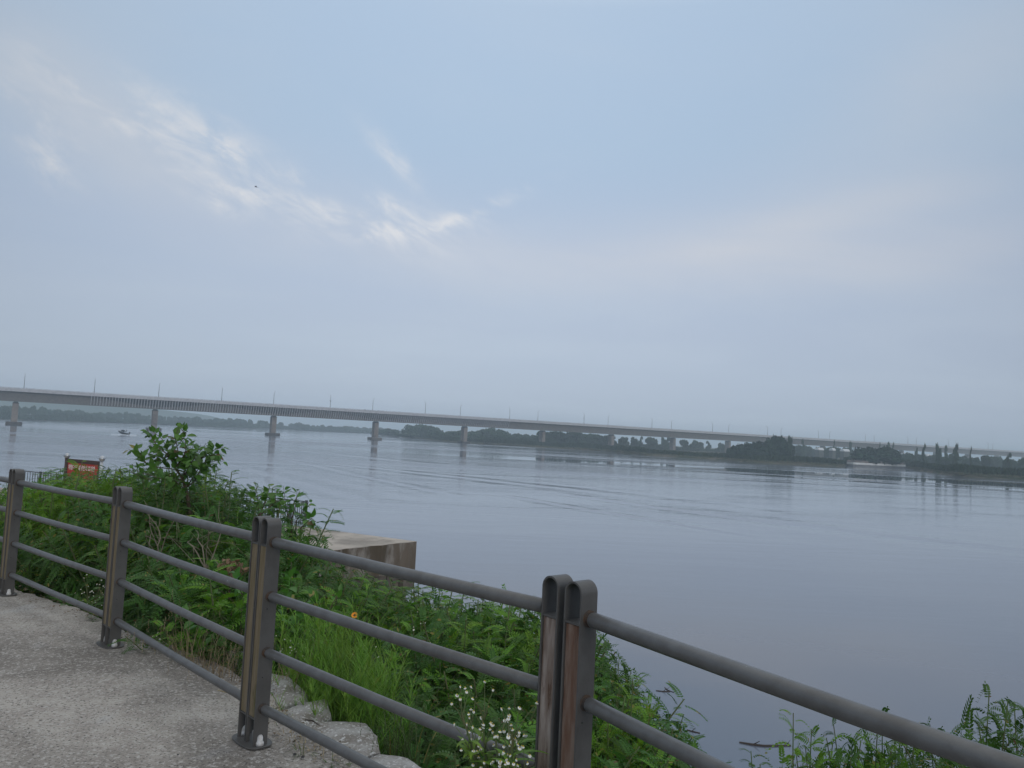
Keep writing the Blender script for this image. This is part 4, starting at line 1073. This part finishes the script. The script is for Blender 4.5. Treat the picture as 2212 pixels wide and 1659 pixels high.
def special():
    def at(key, x, y, Yd, name, label, group=None, wide=1.0):
        top = atY(x, y, Yd); g = slope_xy(top[0], top[1]); plant(key, (top[0], top[1], min(g, top[2]-.5)), top[2]-min(g, top[2]-.5), name, label, group, wide)
    at('tall0', 118, 1030, 9.4, 'locust_shrub', 'tall bright locust shrub covering the lower left of the red notice board', wide=.9)
    at('tall2', 180, 1028, 9.6, 'locust_shrub', 'tall locust shrub directly under the red notice board', wide=.9)
    at('tall0', 232, 1030, 9.2, 'locust_shrub', 'locust shrub with feathered fronds right of the notice board', wide=.85)
    for i, x in enumerate((135, 165, 195, 222)): at(f'locy{i % 3}', x, 1015+i, 8.7, 'locust_shrub', 'bright locust shrub hiding the lower half of the red notice board', 'bright shrubs under the notice board', .8)
    for i, (x, y) in enumerate([(340, 1030), (385, 1030), (425, 1030)]): at(('tall1', 'tall0', 'tall2')[i], x, y, 8.3, 'locust_shrub', 'leafy shrub crowding the foot of the tall sapling', 'shrubs at the foot of the sapling', .8)
    at('tall1', 300, 1040, 9.0, 'locust_shrub', 'locust shrub with fronds against the water left of the sapling')
    at('brd1', 635, 1092, 8.2, 'broadleaf_shrub', 'bright broad leaved shrub rising behind the third post', wide=.7)
    at('brd1', 640, 1140, 7.8, 'broadleaf_shrub', 'bright broad leaved shrub hanging over the landing edge', wide=.6)
    at('brd0', 590, 1085, 8.4, 'broadleaf_shrub', 'darker broad leaved shrub left of the third post top', wide=.8)
    at('brd1', 625, 1150, 7.6, 'broadleaf_shrub', 'low bright broad leaved shrub just right of the third post', wide=.65)
    # fine silhouettes against the water, right half
    for i, (x, y, Yd) in enumerate([(935, 1278, 7.4), (985, 1276, 7.2), (1035, 1300, 6.9), (1085, 1322, 6.6), (1130, 1350, 6.2), (905, 1290, 7.5), (1010, 1300, 6.6), (1060, 1350, 6.0)]):
        at(f'loc{i % 4}' if i % 2 else f'locy{i % 3}', x, y, Yd, 'locust_shrub', 'fern leaved locust shrub outlined against the water left of the fourth post', 'locust shrubs outlined against the water')
    at('loc1', 1298, 1410, 5.0, 'locust_shrub', 'locust shrub with one frond reaching right beside the fourth post', wide=.62)
    at('locy1', 1312, 1478, 4.6, 'locust_shrub', 'bright young locust shrub right of the fourth post, between the rails', wide=.62)
    at('locy2', 1335, 1545, 4.5, 'locust_shrub', 'yellowish green locust shrub touching the second rail', wide=.6)
    at('loc2', 1375, 1600, 4.6, 'locust_shrub', 'dark locust shrub below the second rail right of the fourth post', wide=.7)
    at('loc3', 1425, 1622, 4.7, 'locust_shrub', 'dark drooping locust shrub at the bottom right of the second rail', wide=.6)
    for i, (x, y, lab) in enumerate([(1690, 1622, 'small locust sprig cut by the bottom edge beneath the top rail'), (1830, 1592, 'locust shrub with star shaped fronds below the top rail'),
                                     (1905, 1588, 'locust shrub partly behind the top rail at the bottom edge'), (1945, 1552, 'locust shrub whose tip peeks above the top rail'),
                                     (2085, 1552, 'locust frond cluster above the top rail near the right corner'), (2000, 1612, 'yellowish locust shrub behind the sloping top rail'),
                                     (2140, 1640, 'dark locust shrub hidden behind the rail in the right corner'), (1770, 1630, 'low locust shrub between the two bottom sprigs')]):
        at(f'loc{i % 4}' if i % 2 == 0 else f'locy{i % 3}', x, y+34, 4.4, 'locust_shrub', lab, None, .55)
special()
top_ = atY(2206, 1500, 4.0); plant('loc1', (top_[0], top_[1], top_[2]-1.5), 1.5, 'locust_shrub', 'dark spiky topped shrub at the right edge of the picture', None, .7)

def sapling():
    r = np.random.default_rng(5); T = []; sb = MB(); Yd = 8.0
    def P(x, y, dy=0.): return atY(x, y, Yd+dy)
    base = atY(415, 1150, Yd); g = slope_xy(base[0], base[1])
    o = empty('mulberry_sapling', (base[0], base[1], g), 0, label='tall open sapling with pointed leaves rising above the thicket against the water', category='sapling')
    off = np.array([base[0], base[1], g])
    trunk = [off, P(412, 1130), P(405, 1070), P(395, 1035), P(378, 1010)]
    sb.tube([np.array(q)-off for q in trunk], [.03, .022, .018, .014, .011], 7)
    br = [[(378, 1010), (366, 985), (352, 950), (330, 932)], [(366, 985), (340, 965), (325, 940), (318, 928)], [(378, 1010), (385, 975), (378, 945), (387, 922)], [(372, 995), (372, 965), (398, 935), (386, 920)],
          [(395, 1035), (412, 1000), (432, 975), (445, 958)], [(412, 1000), (440, 985), (462, 972), (482, 966)], [(405, 1050), (430, 1010), (455, 985), (478, 980)], [(395, 1035), (400, 1000), (415, 972), (418, 955)],
          [(385, 1015), (345, 1010), (318, 1005), (300, 985)], [(318, 1005), (305, 985), (297, 970), (290, 972)], [(395, 1035), (350, 1035), (310, 1022), (285, 1012)], [(405, 1060), (390, 1050), (370, 1030), (352, 1028)],
          [(400, 1055), (420, 1040), (432, 1015), (445, 1002)], [(378, 1010), (395, 990), (402, 970), (400, 952)], [(366, 985), (352, 990), (340, 985), (330, 968)], [(405, 1050), (405, 1030), (400, 1010), (395, 1000)],
          [(398, 1040), (380, 1045), (372, 1060), (360, 1062)], [(412, 1000), (425, 1000), (450, 1000), (470, 995)]]
    for b in br:
        dz = r.uniform(-.35, .35)
        pts = [P(x, y, dz*i/3.)-off for i, (x, y) in enumerate(b)]
        broad_branch(pts, .092, T, sb, .007, r, .025)
        p2 = [q+np.array([r.uniform(-.05, .05), r.uniform(-.15, .15), r.uniform(-.06, .02)])*min(1, i/1.5) for i, q in enumerate(pts)]
        if r.random() < .45: broad_branch(p2, .085, T, sb, .005, r, .045)
    link('foliage', stamp(BL_V, BL_F, T, 'foliage', BROAD), o); sb.build('trunk', BARK, o)
    # two leafy spires further right of the sapling
    for (bs, tips, lab) in [((545, 1110), [[(560, 1110), (556, 1075), (553, 1052)], [(562, 1110), (575, 1080), (580, 1060)], [(565, 1110), (595, 1085), (612, 1078)]], 'leafy spire with pointed leaves between the sapling and the third post'),
                            ((640, 1150), [[(622, 1120), (616, 1085), (612, 1050)], [(630, 1120), (640, 1085), (642, 1058)], [(640, 1125), (662, 1095), (668, 1082)], [(600, 1110), (596, 1085), (594, 1060)], [(650, 1140), (672, 1120), (684, 1128)]], 'leafy spires with pointed leaves right above the third post')]:
        T = []; sb = MB(); b0 = atY(*bs, 8.0); g = slope_xy(b0[0], b0[1]); off2 = np.array([b0[0], b0[1], g])
        for t in tips:
            dz = r.uniform(-.3, .3); pts = [P(x, y, dz)-off2 for x, y in t]
            broad_branch(pts, .085, T, sb, .006, r, .026); sb.tube([np.zeros(3), pts[0]], .008, 5)
        o = empty('pointed_leaf_shrub', tuple(off2), 0, label=lab, category='shrub')
        link('foliage', stamp(BL_V, BL_F, T, 'foliage', BROAD), o); sb.build('stems', BARK, o)
sapling()

# thin low leaf litter / seedlings that close the thicket's inside: uncountable
def undergrowth():
    T = []
    for k in range(5200):
        t = rng.uniform(-11, 5); s = rng.uniform(.75 if t > -3.6 else .35, 5); q = xy(t, edge_s(t)+s-.1)
        g = slope_xy(*q); z = g + rng.random()*(.35+.25*min(s, 2))
        a = rng.random()*6.28
        T.append(frame((q[0], q[1], z), (math.cos(a), math.sin(a), .35), (0, 0, 1.), .12+.07*rng.random()))
    me = stamp(FR[0][0], FR[0][1], T, 'undergrowth', LEAF)
    link('undergrowth', me, None, kind='stuff', label='low seedlings and fronds covering the bank beneath the shrubs', category='undergrowth')
undergrowth()

def curve_blade(mb, p, d, L, w, bend, K=6):
    p = np.array(p, float); v = np.array(d, float); v /= np.linalg.norm(v); sd = np.cross(v, (0, 0, 1.)); sd /= np.linalg.norm(sd)+1e-9
    V = []
    for i in range(K+1):
        ww = w*(1-(i/K)**1.5)*.5+.0004; V += [p-sd*ww, p+sd*ww]; v = v+np.array([0, 0, -bend/K]); v /= np.linalg.norm(v); p = p+v*L/K
    mb.add(V, [(2*i, 2*i+1, 2*i+3, 2*i+2) for i in range(K)]); return p

def feathery():
    def proto(seed):
        r = np.random.default_rng(seed); mb = MB()
        for s in range(9):
            a = r.random()*6.28; sp = .30*r.random(); L = .75+.35*r.random(); p = np.array([.03*math.cos(a), .03*math.sin(a), 0]); v = np.array([sp*math.cos(a), sp*math.sin(a), 1.]); pts = [p.copy()]
            for i in range(10):
                v = v+.05*r.normal(size=3); v /= np.linalg.norm(v); p = p+v*L/10; pts.append(p.copy())
            mb.tube(pts, list(np.linspace(.0032, .0010, 11)), 4)
            for i in range(2, 11):
                for k in range(9):
                    f = r.random(); q = pts[i-1]*(1-f)+pts[i]*f; b = r.random()*6.28; d = np.array([math.cos(b), math.sin(b), .9+.8*r.random()])
                    curve_blade(mb, q, d, .05+.08*r.random(), .0035, .35, 3)
        return mb.mesh('stalks', WEED)
    pm = [proto(i) for i in range(4)]; k = 0
    for (x, y, Yd) in [(665, 1345, 5.0), (690, 1335, 5.1), (715, 1350, 4.8), (740, 1365, 4.7), (765, 1370, 4.9), (790, 1390, 4.6), (815, 1400, 4.5), (700, 1390, 4.8), (730, 1400, 4.7), (760, 1415, 4.7), (790, 1430, 4.6),
                       (680, 1420, 4.8), (710, 1430, 4.7), (745, 1450, 4.6), (775, 1470, 4.5), (655, 1370, 5.1), (640, 1400, 5.1), (690, 1465, 4.7), (725, 1480, 4.6), (830, 1440, 4.5), (845, 1480, 4.4), (765, 1500, 4.45), (800, 1500, 4.4), (820, 1480, 4.5), (740, 1350, 5.2), (780, 1360, 5.2)]:
        top = atY(x, y, Yd); H = 1.0+.0*k
        o = link('feathery_weed', pm[k % 4], None, label='bright green feathery weed in the patch right of the third post', category='weed', group='feathery weeds right of the third post')
        o.location = (top[0], top[1], top[2]-.95); o.rotation_euler = (0, 0, rng.random()*6.28); o.scale = (1, 1, .95+.1*rng.random()); k += 1
feathery()

def flowers():
    def fleabane(x, y, Yd, H, nh, spread, label, seed, leaves=True):
        r = np.random.default_rng(seed); top = atY(x, y, Yd); o = empty('fleabane_plant', (top[0], top[1], top[2]-H), 0, label=label, category='wildflower')
        st = MB(); hd = MB(); yl = MB(); lf = MB(); nst = max(2, nh//14); tips = []
        for s in range(nst):
            a = r.random()*6.28; d = np.array([spread*.7*math.cos(a)*r.random(), spread*.7*math.sin(a)*r.random(), H*(.72+.1*r.random())])
            pts = [d*u+np.array([.01*math.sin(3*u+s), 0, 0]) for u in np.linspace(0, 1, 7)]; st.tube(pts, list(np.linspace(.0055, .003, 7)), 5)
            for k in range(max(3, nh//nst)):
                u = .45+.55*r.random(); q = d*u; b = r.random()*6.28; e = q+np.array([math.cos(b)*spread*.55*r.random(), math.sin(b)*spread*.55*r.random(), H*.27*(.5+.5*r.random())])
                st.tube([q, (q+e)/2+np.array([0, 0, .01]), e], [.0016, .0012, .001], 4); tips.append(e)
            if leaves:
                for k in range(26):
                    u = .05+.75*r.random(); b = r.random()*6.28; curve_blade(lf, d*u, (math.cos(b), math.sin(b), .7), .07+.06*r.random(), .026, .8, 4)
        for e in tips:
            rr = .0052+.0024*r.random(); n = 12
            Tm = frame(e, rnd_dir(), np.array([.1, -.5, 1.])+.55*r.normal(size=3))
            loc = [(0, 0, .003)]+[(rr*(1 if i % 2 else .86)*math.cos(6.283*i/n), rr*(1 if i % 2 else .86)*math.sin(6.283*i/n), 0) for i in range(n)]+[(rr*.5*math.cos(6.283*i/n), rr*.5*math.sin(6.283*i/n), -.003) for i in range(n)]
            V = [(Tm@np.array([*q, 1]))[:3] for q in loc]
            hd.add(V, [(0, 1+i, 1+(i+1) % n) for i in range(n)]+[(1+i, 1+n+i, 1+n+(i+1) % n, 1+(i+1) % n) for i in range(n)])
            yl.lathe([(.0026, .003), (.0024, .005), (.001, .006)], 6, e)
        st.build('stems', GSTEM, o); h = hd.build('flower_heads', PETAL, o, kind='stuff')
        yl.build('flower_centres', mat('yellow_centre', (.55, .42, .05), .7), h, kind='stuff')
        if leaves: lf.build('leaves', WEED, o)
    fleabane(1065, 1497, 2.75, .42, 28, .16, 'tall white flowered fleabane left of the fourth post, topmost cluster', 1)
    fleabane(1110, 1512, 2.70, .42, 27, .16, 'white flowered fleabane beside the left edge of the fourth post', 2)
    fleabane(1088, 1560, 2.62, .40, 24, .20, 'white fleabane low in the bunch beside the fourth post', 3)
    fleabane(1040, 1575, 2.75, .30, 16, .14, 'small sparse fleabane at the left of the bunch by the fourth post', 4, False)
    fleabane(1120, 1600, 2.55, .30, 18, .12, 'fleabane at the foot of the fourth post cut by the bottom edge', 5)
    fleabane(632, 1368, 5.2, .5, 18, .20, 'white fleabane left of the feathery weeds behind the third post', 6)
    fleabane(655, 1378, 5.1, .5, 16, .18, 'white fleabane right of another, at the left of the feathery weeds', 7)
    fleabane(205, 1235, 6.7, .7, 26, .28, 'white fleabane left of the second post, upper bunch', 8)
    fleabane(212, 1262, 6.5, .6, 22, .25, 'white fleabane beside the second post, lower bunch', 9)
    fleabane(330, 1362, 5.6, .4, 12, .18, 'small white fleabane at the path edge right of the second post', 10)
    fleabane(758, 1372, 5.2, .5, 9, .3, 'sparse white fleabane among the feathery weeds', 12, False)
    fleabane(905, 1330, 6.0, .5, 7, .2, 'sparse white fleabane among fern leaved shrubs in the middle', 13, False)
    # coreopsis
    c = atY(766, 1329, 5.1); o = empty('coreopsis_flower', (c[0], c[1], c[2]-.6), 0, label='single orange flower with a dark centre above the feathery weeds', category='flower')
    MB().tube([(0, 0, 0), (.01, 0, .3), (0, 0, .6)], .002, 5).build('stem', GSTEM, o)
    mb = MB(); tilt = np.array([0, -.75, .65]); tilt /= np.linalg.norm(tilt)
    a1 = np.array([1., 0, 0]); a2 = np.cross(tilt, a1); ct = np.array([0, 0, .6])
    for k in range(8):
        t0 = 6.283*k/8; d = a1*math.cos(t0)+a2*math.sin(t0); s_ = np.cross(tilt, d)
        mb.add([ct+d*.003, ct+d*.012-s_*.006, ct+d*.020-s_*.007+tilt*.002, ct+d*.021+s_*.007+tilt*.002, ct+d*.012+s_*.006], [(0, 1, 2, 3, 4)])
    mb.build('petals', ORANGE, o)
    MB().tube([ct+tilt*.001, ct+tilt*.004], [.008, .006], 10).build('flower_centre', BROWN, o)
flowers()

def grasses():
    def tuft(x, y, z, n, L, m, bend, lab, grp, w=.003, spread=.5, heads=False, name='grass_tuft'):
        q = atz(x, y, z); mb = MB(); hb = MB()
        for k in range(n):
            a = rng.random()*6.28; sp = spread*rng.random()
            e = curve_blade(mb, (q[0]+.03*math.cos(a)*1.5-q[0], .04*math.sin(a), 0), (sp*math.cos(a), sp*math.sin(a), 1), L*(.5+.6*rng.random()), w, bend*(.5+rng.random()), 8)
            if heads and rng.random() < .6:
                for j in range(7): hb.lathe([(.0005, 0), (.002, .004), (.0005, .011)], 5, e+np.array([rng.normal()*.003, rng.normal()*.003, -.012*j+.02]))
        o = mb.build(name, m, None, label=lab, category='grass', group=grp); o.location = (q[0], q[1], z)
        if hb.k: hb.build('seed_heads', m, o, kind='stuff')
    for x, y, n, L in [(388, 1420, 16, .35), (402, 1440, 18, .40), (430, 1452, 14, .35), (455, 1462, 20, .30), (420, 1438, 12, .45), (475, 1470, 12, .34), (500, 1478, 14, .30), (440, 1470, 14, .22), (600, 1480, 10, .28), (625, 1490, 10, .2), (640, 1500, 9, .22)]:
        tuft(x, y, 5.98, n, L, DRYM, 1.1, 'dry straw coloured grass tuft at the path edge by the third post', 'dry grass tufts along the path edge', .0035, .6, True)
    for x, y, n, L in [(300, 1392, 22, .35), (345, 1412, 22, .3), (270, 1385, 16, .25), (520, 1480, 16, .28), (850, 1640, 22, .35), (880, 1640, 22, .4), (905, 1655, 22, .35), (835, 1625, 14, .25), (150, 1318, 20, .3), (210, 1345, 20, .3), (560, 1470, 16, .4)]:
        tuft(x, y, 5.90, n, L, GRASSM, 1.3, 'green grass tuft leaning out beyond the path edge', 'green grass tufts along the path edge', .005, .6, x > 800)
    for x, y in [(590, 1540), (608, 1550), (622, 1590), (640, 1600), (660, 1612), (680, 1628), (700, 1640), (720, 1652), (575, 1530), (655, 1625), (590, 1555), (740, 1660)]:
        tuft(x, y, 6.03, 16, .07, DRYM if (x//7) % 3 else GRASSM, 2.2, 'tiny dry tuft in the joint between path and stones', 'tiny tufts between the path and the stones', .0025, 1.6)
grasses()

def litter():
    TW = mat('dark_twig', (.05, .04, .035), .9)
    for (a, b, m_, lab) in [((659, 1555), (690, 1567), TW, 'dark curved twig lying on the second granite stone'), ((471, 1491), (514, 1510), DRYM, 'pale dry twig lying at the path edge by the third post')]:
        A, B = atz(*a, 6.045), atz(*b, 6.045); mid = (A+B)/2+np.array([0, 0, .01])
        MB().tube([A, mid, B], [.003, .004, .002], 6).build('twig', m_, None, label=lab, category='twig')
    for x, y, lab in [(637, 1631, 'small black dropping on the path, left of a pair'), (654, 1637, 'small black dropping on the path, right of a pair'), (384, 1632, 'single tiny dark pebble in the middle of the path')]:
        A = atz(x, y, 6.035); r0 = .009 if x > 500 else .005
        MB().lathe([(.001, -r0*.4), (r0, 0), (r0*.8, r0*.5), (.001, r0*.8)], 8, A+[0, 0, .003]).build('pebble', DARK, None, label=lab, category='pebble')
    # dry leaf scraps and crumbs of soil gathered along the path edge
    T = []
    for k in range(420):
        t = rng.uniform(-7, -.5); sd = abs(rng.normal())*.10; q = xy(t, edge_s(t)-sd+.02)
        T.append(frame((q[0], q[1], path_z(t)+.006), (rng.normal(), rng.normal(), .15*rng.normal()), (.3*rng.normal(), .3*rng.normal(), 1), .010+.022*rng.random()**2))
    link('leaf_litter', stamp(BL_V, BL_F, T, 'leaf_litter', mat('litter_brown', (.20, .145, .09), .95, 0, (.09, .07, .05), 20, rnd=.4)), None, kind='stuff', label='dry leaf scraps scattered along the path edge', category='leaf litter')
    for (x, y, Yd, sd, lab) in [(345, 1150, 6.6, 1, 'bare grey twig crossing the gap between the second and third posts'), (450, 1160, 6.1, 2, 'bare forked twig just left of the third post')]:
        r = np.random.default_rng(sd); q = atY(x, y, Yd); mb = MB()
        for a in range(4):
            p = np.array([0, 0, -.25]); v = np.array([r.normal()*.6, r.normal()*.3, 1.]); pts = [p.copy()]
            for i in range(8): v /= np.linalg.norm(v); p = p+v*.07; v = v+.25*r.normal(size=3); pts.append(p.copy())
            mb.tube(pts, list(np.linspace(.0055, .0015, 9)), 5)
            for b in (3, 5): mb.tube([pts[b], pts[b]+r.normal(size=3)*.07, pts[b]+r.normal(size=3)*.12+np.array([0, 0, .08])], [.003, .002, .001], 4)
        o = mb.build('bare_twig', mat('dead_wood', (.20, .17, .13), .9), None, label=lab, category='twig'); o.location = tuple(q)
    q = atY(500, 1228, 6.2); mb = MB()                        # withered leaves
    for k in range(70):
        d = rnd_dir(); pos = d*np.array([.11, .08, .07])*rng.random()**.5
        T = frame(pos, rnd_dir(), rnd_dir(), .05); mb.add([(T@np.array([*v, 1]))[:3] for v in BL_V], BL_F)
    o = empty('withered_branch', (q[0], q[1], q[2]), 0, label='cluster of withered brown leaves just left of the third post', category='dead branch')
    mb.build('dead_leaves', mat('dead_leaf', (.24, .155, .09), .9, 0, (.12, .08, .05), 30), o)
    MB().tube([(0, 0, .05), (-.02, .05, -.3), (0, .1, -1.0)], [.006, .008, .01], 6).build('stem', BARK, o)
    for pts, r0, lab in [([(1338, 1462), (1360, 1473), (1366, 1477), (1382, 1482)], .04, 'thin floating branch nearest the fourth post'), ([(1345, 1484), (1372, 1482)], .03, 'short floating stick under the thin branch by the fourth post'),
                         ([(1417, 1492), (1432, 1494), (1447, 1494)], .05, 'floating stick with a forked twig, right of the thin branches'), ([(1436, 1485), (1440, 1490), (1456, 1496)], .035, 'forked floating twig above a stick on the water'),
                         ([(1484, 1577), (1494, 1580), (1512, 1584)], .05, 'short dark floating stick alone on the water'), ([(1597, 1604), (1625, 1609), (1650, 1612), (1708, 1611)], .08, 'long dark floating branch on the water below the top rail'),
                         ([(1692, 1603), (1702, 1606), (1708, 1611)], .03, 'small floating twig at the right of the long branch')]:
        r0 *= .5; P = [atz(a, b, .005) for a, b in pts]; r = [r0*(.45+.55*math.sin(math.pi*(i+.6)/(len(P)+.2))) for i in range(len(P))]
        mb = MB().tube(P, r, 6)
        if len(P) > 2: m0 = P[1]; mb.tube([m0, m0+(P[2]-P[0])*.3+np.array([0, 0, .12])], [r0*.5, r0*.2], 5)
        mb.build('floating_branch', TW, None, label=lab, category='branch')
    # bird
    q = atY(552.5, 404, 90); o = empty('bird', tuple(q), rad(20), label='tiny distant bird flying below the thin clouds', category='bird')
    bm_ = mat('bird_grey', (.06, .06, .07), .8)
    MB().tube([(-.16, 0, 0), (-.1, 0, .015), (0, 0, .02), (.1, 0, .015), (.2, 0, -.005)], [.008, .035, .05, .035, .012], 8).build('body', bm_, o)
    for s in (-1, 1): MB().add([(-.06, s*.03, .03), (.06, s*.03, .03), (.08, s*.22, .09), (.10, s*.38, .05), (-.02, s*.24, .10)], [(0, 1, 2, 4), (4, 2, 3)]).build('wing', bm_, o)
    MB().add([(.17, -.02, 0), (.17, .02, 0), (.3, .05, 0), (.3, -.05, 0)], [(0, 1, 2, 3)]).build('tail', bm_, o)
litter()

# ------------------------------------------------------------------ air
def haze():
    m = bpy.data.materials.new('haze_air'); m.use_nodes = True; g = NT(m.node_tree); g.n.clear()
    out = g.node('ShaderNodeOutputMaterial'); v = g.node('ShaderNodeVolumePrincipled')
    v.inputs['Color'].default_value = (.76, .90, 1.0, 1); v.inputs['Density'].default_value = .00050; v.inputs['Anisotropy'].default_value = 0.0
    g.l.new(v.outputs[0], out.inputs['Volume'])
    o = MB().box((0, 1500, 22), (9000, 6400, 52)).build('haze', m, None, kind='stuff', label='thin blue evening haze over the river', category='haze')
haze()
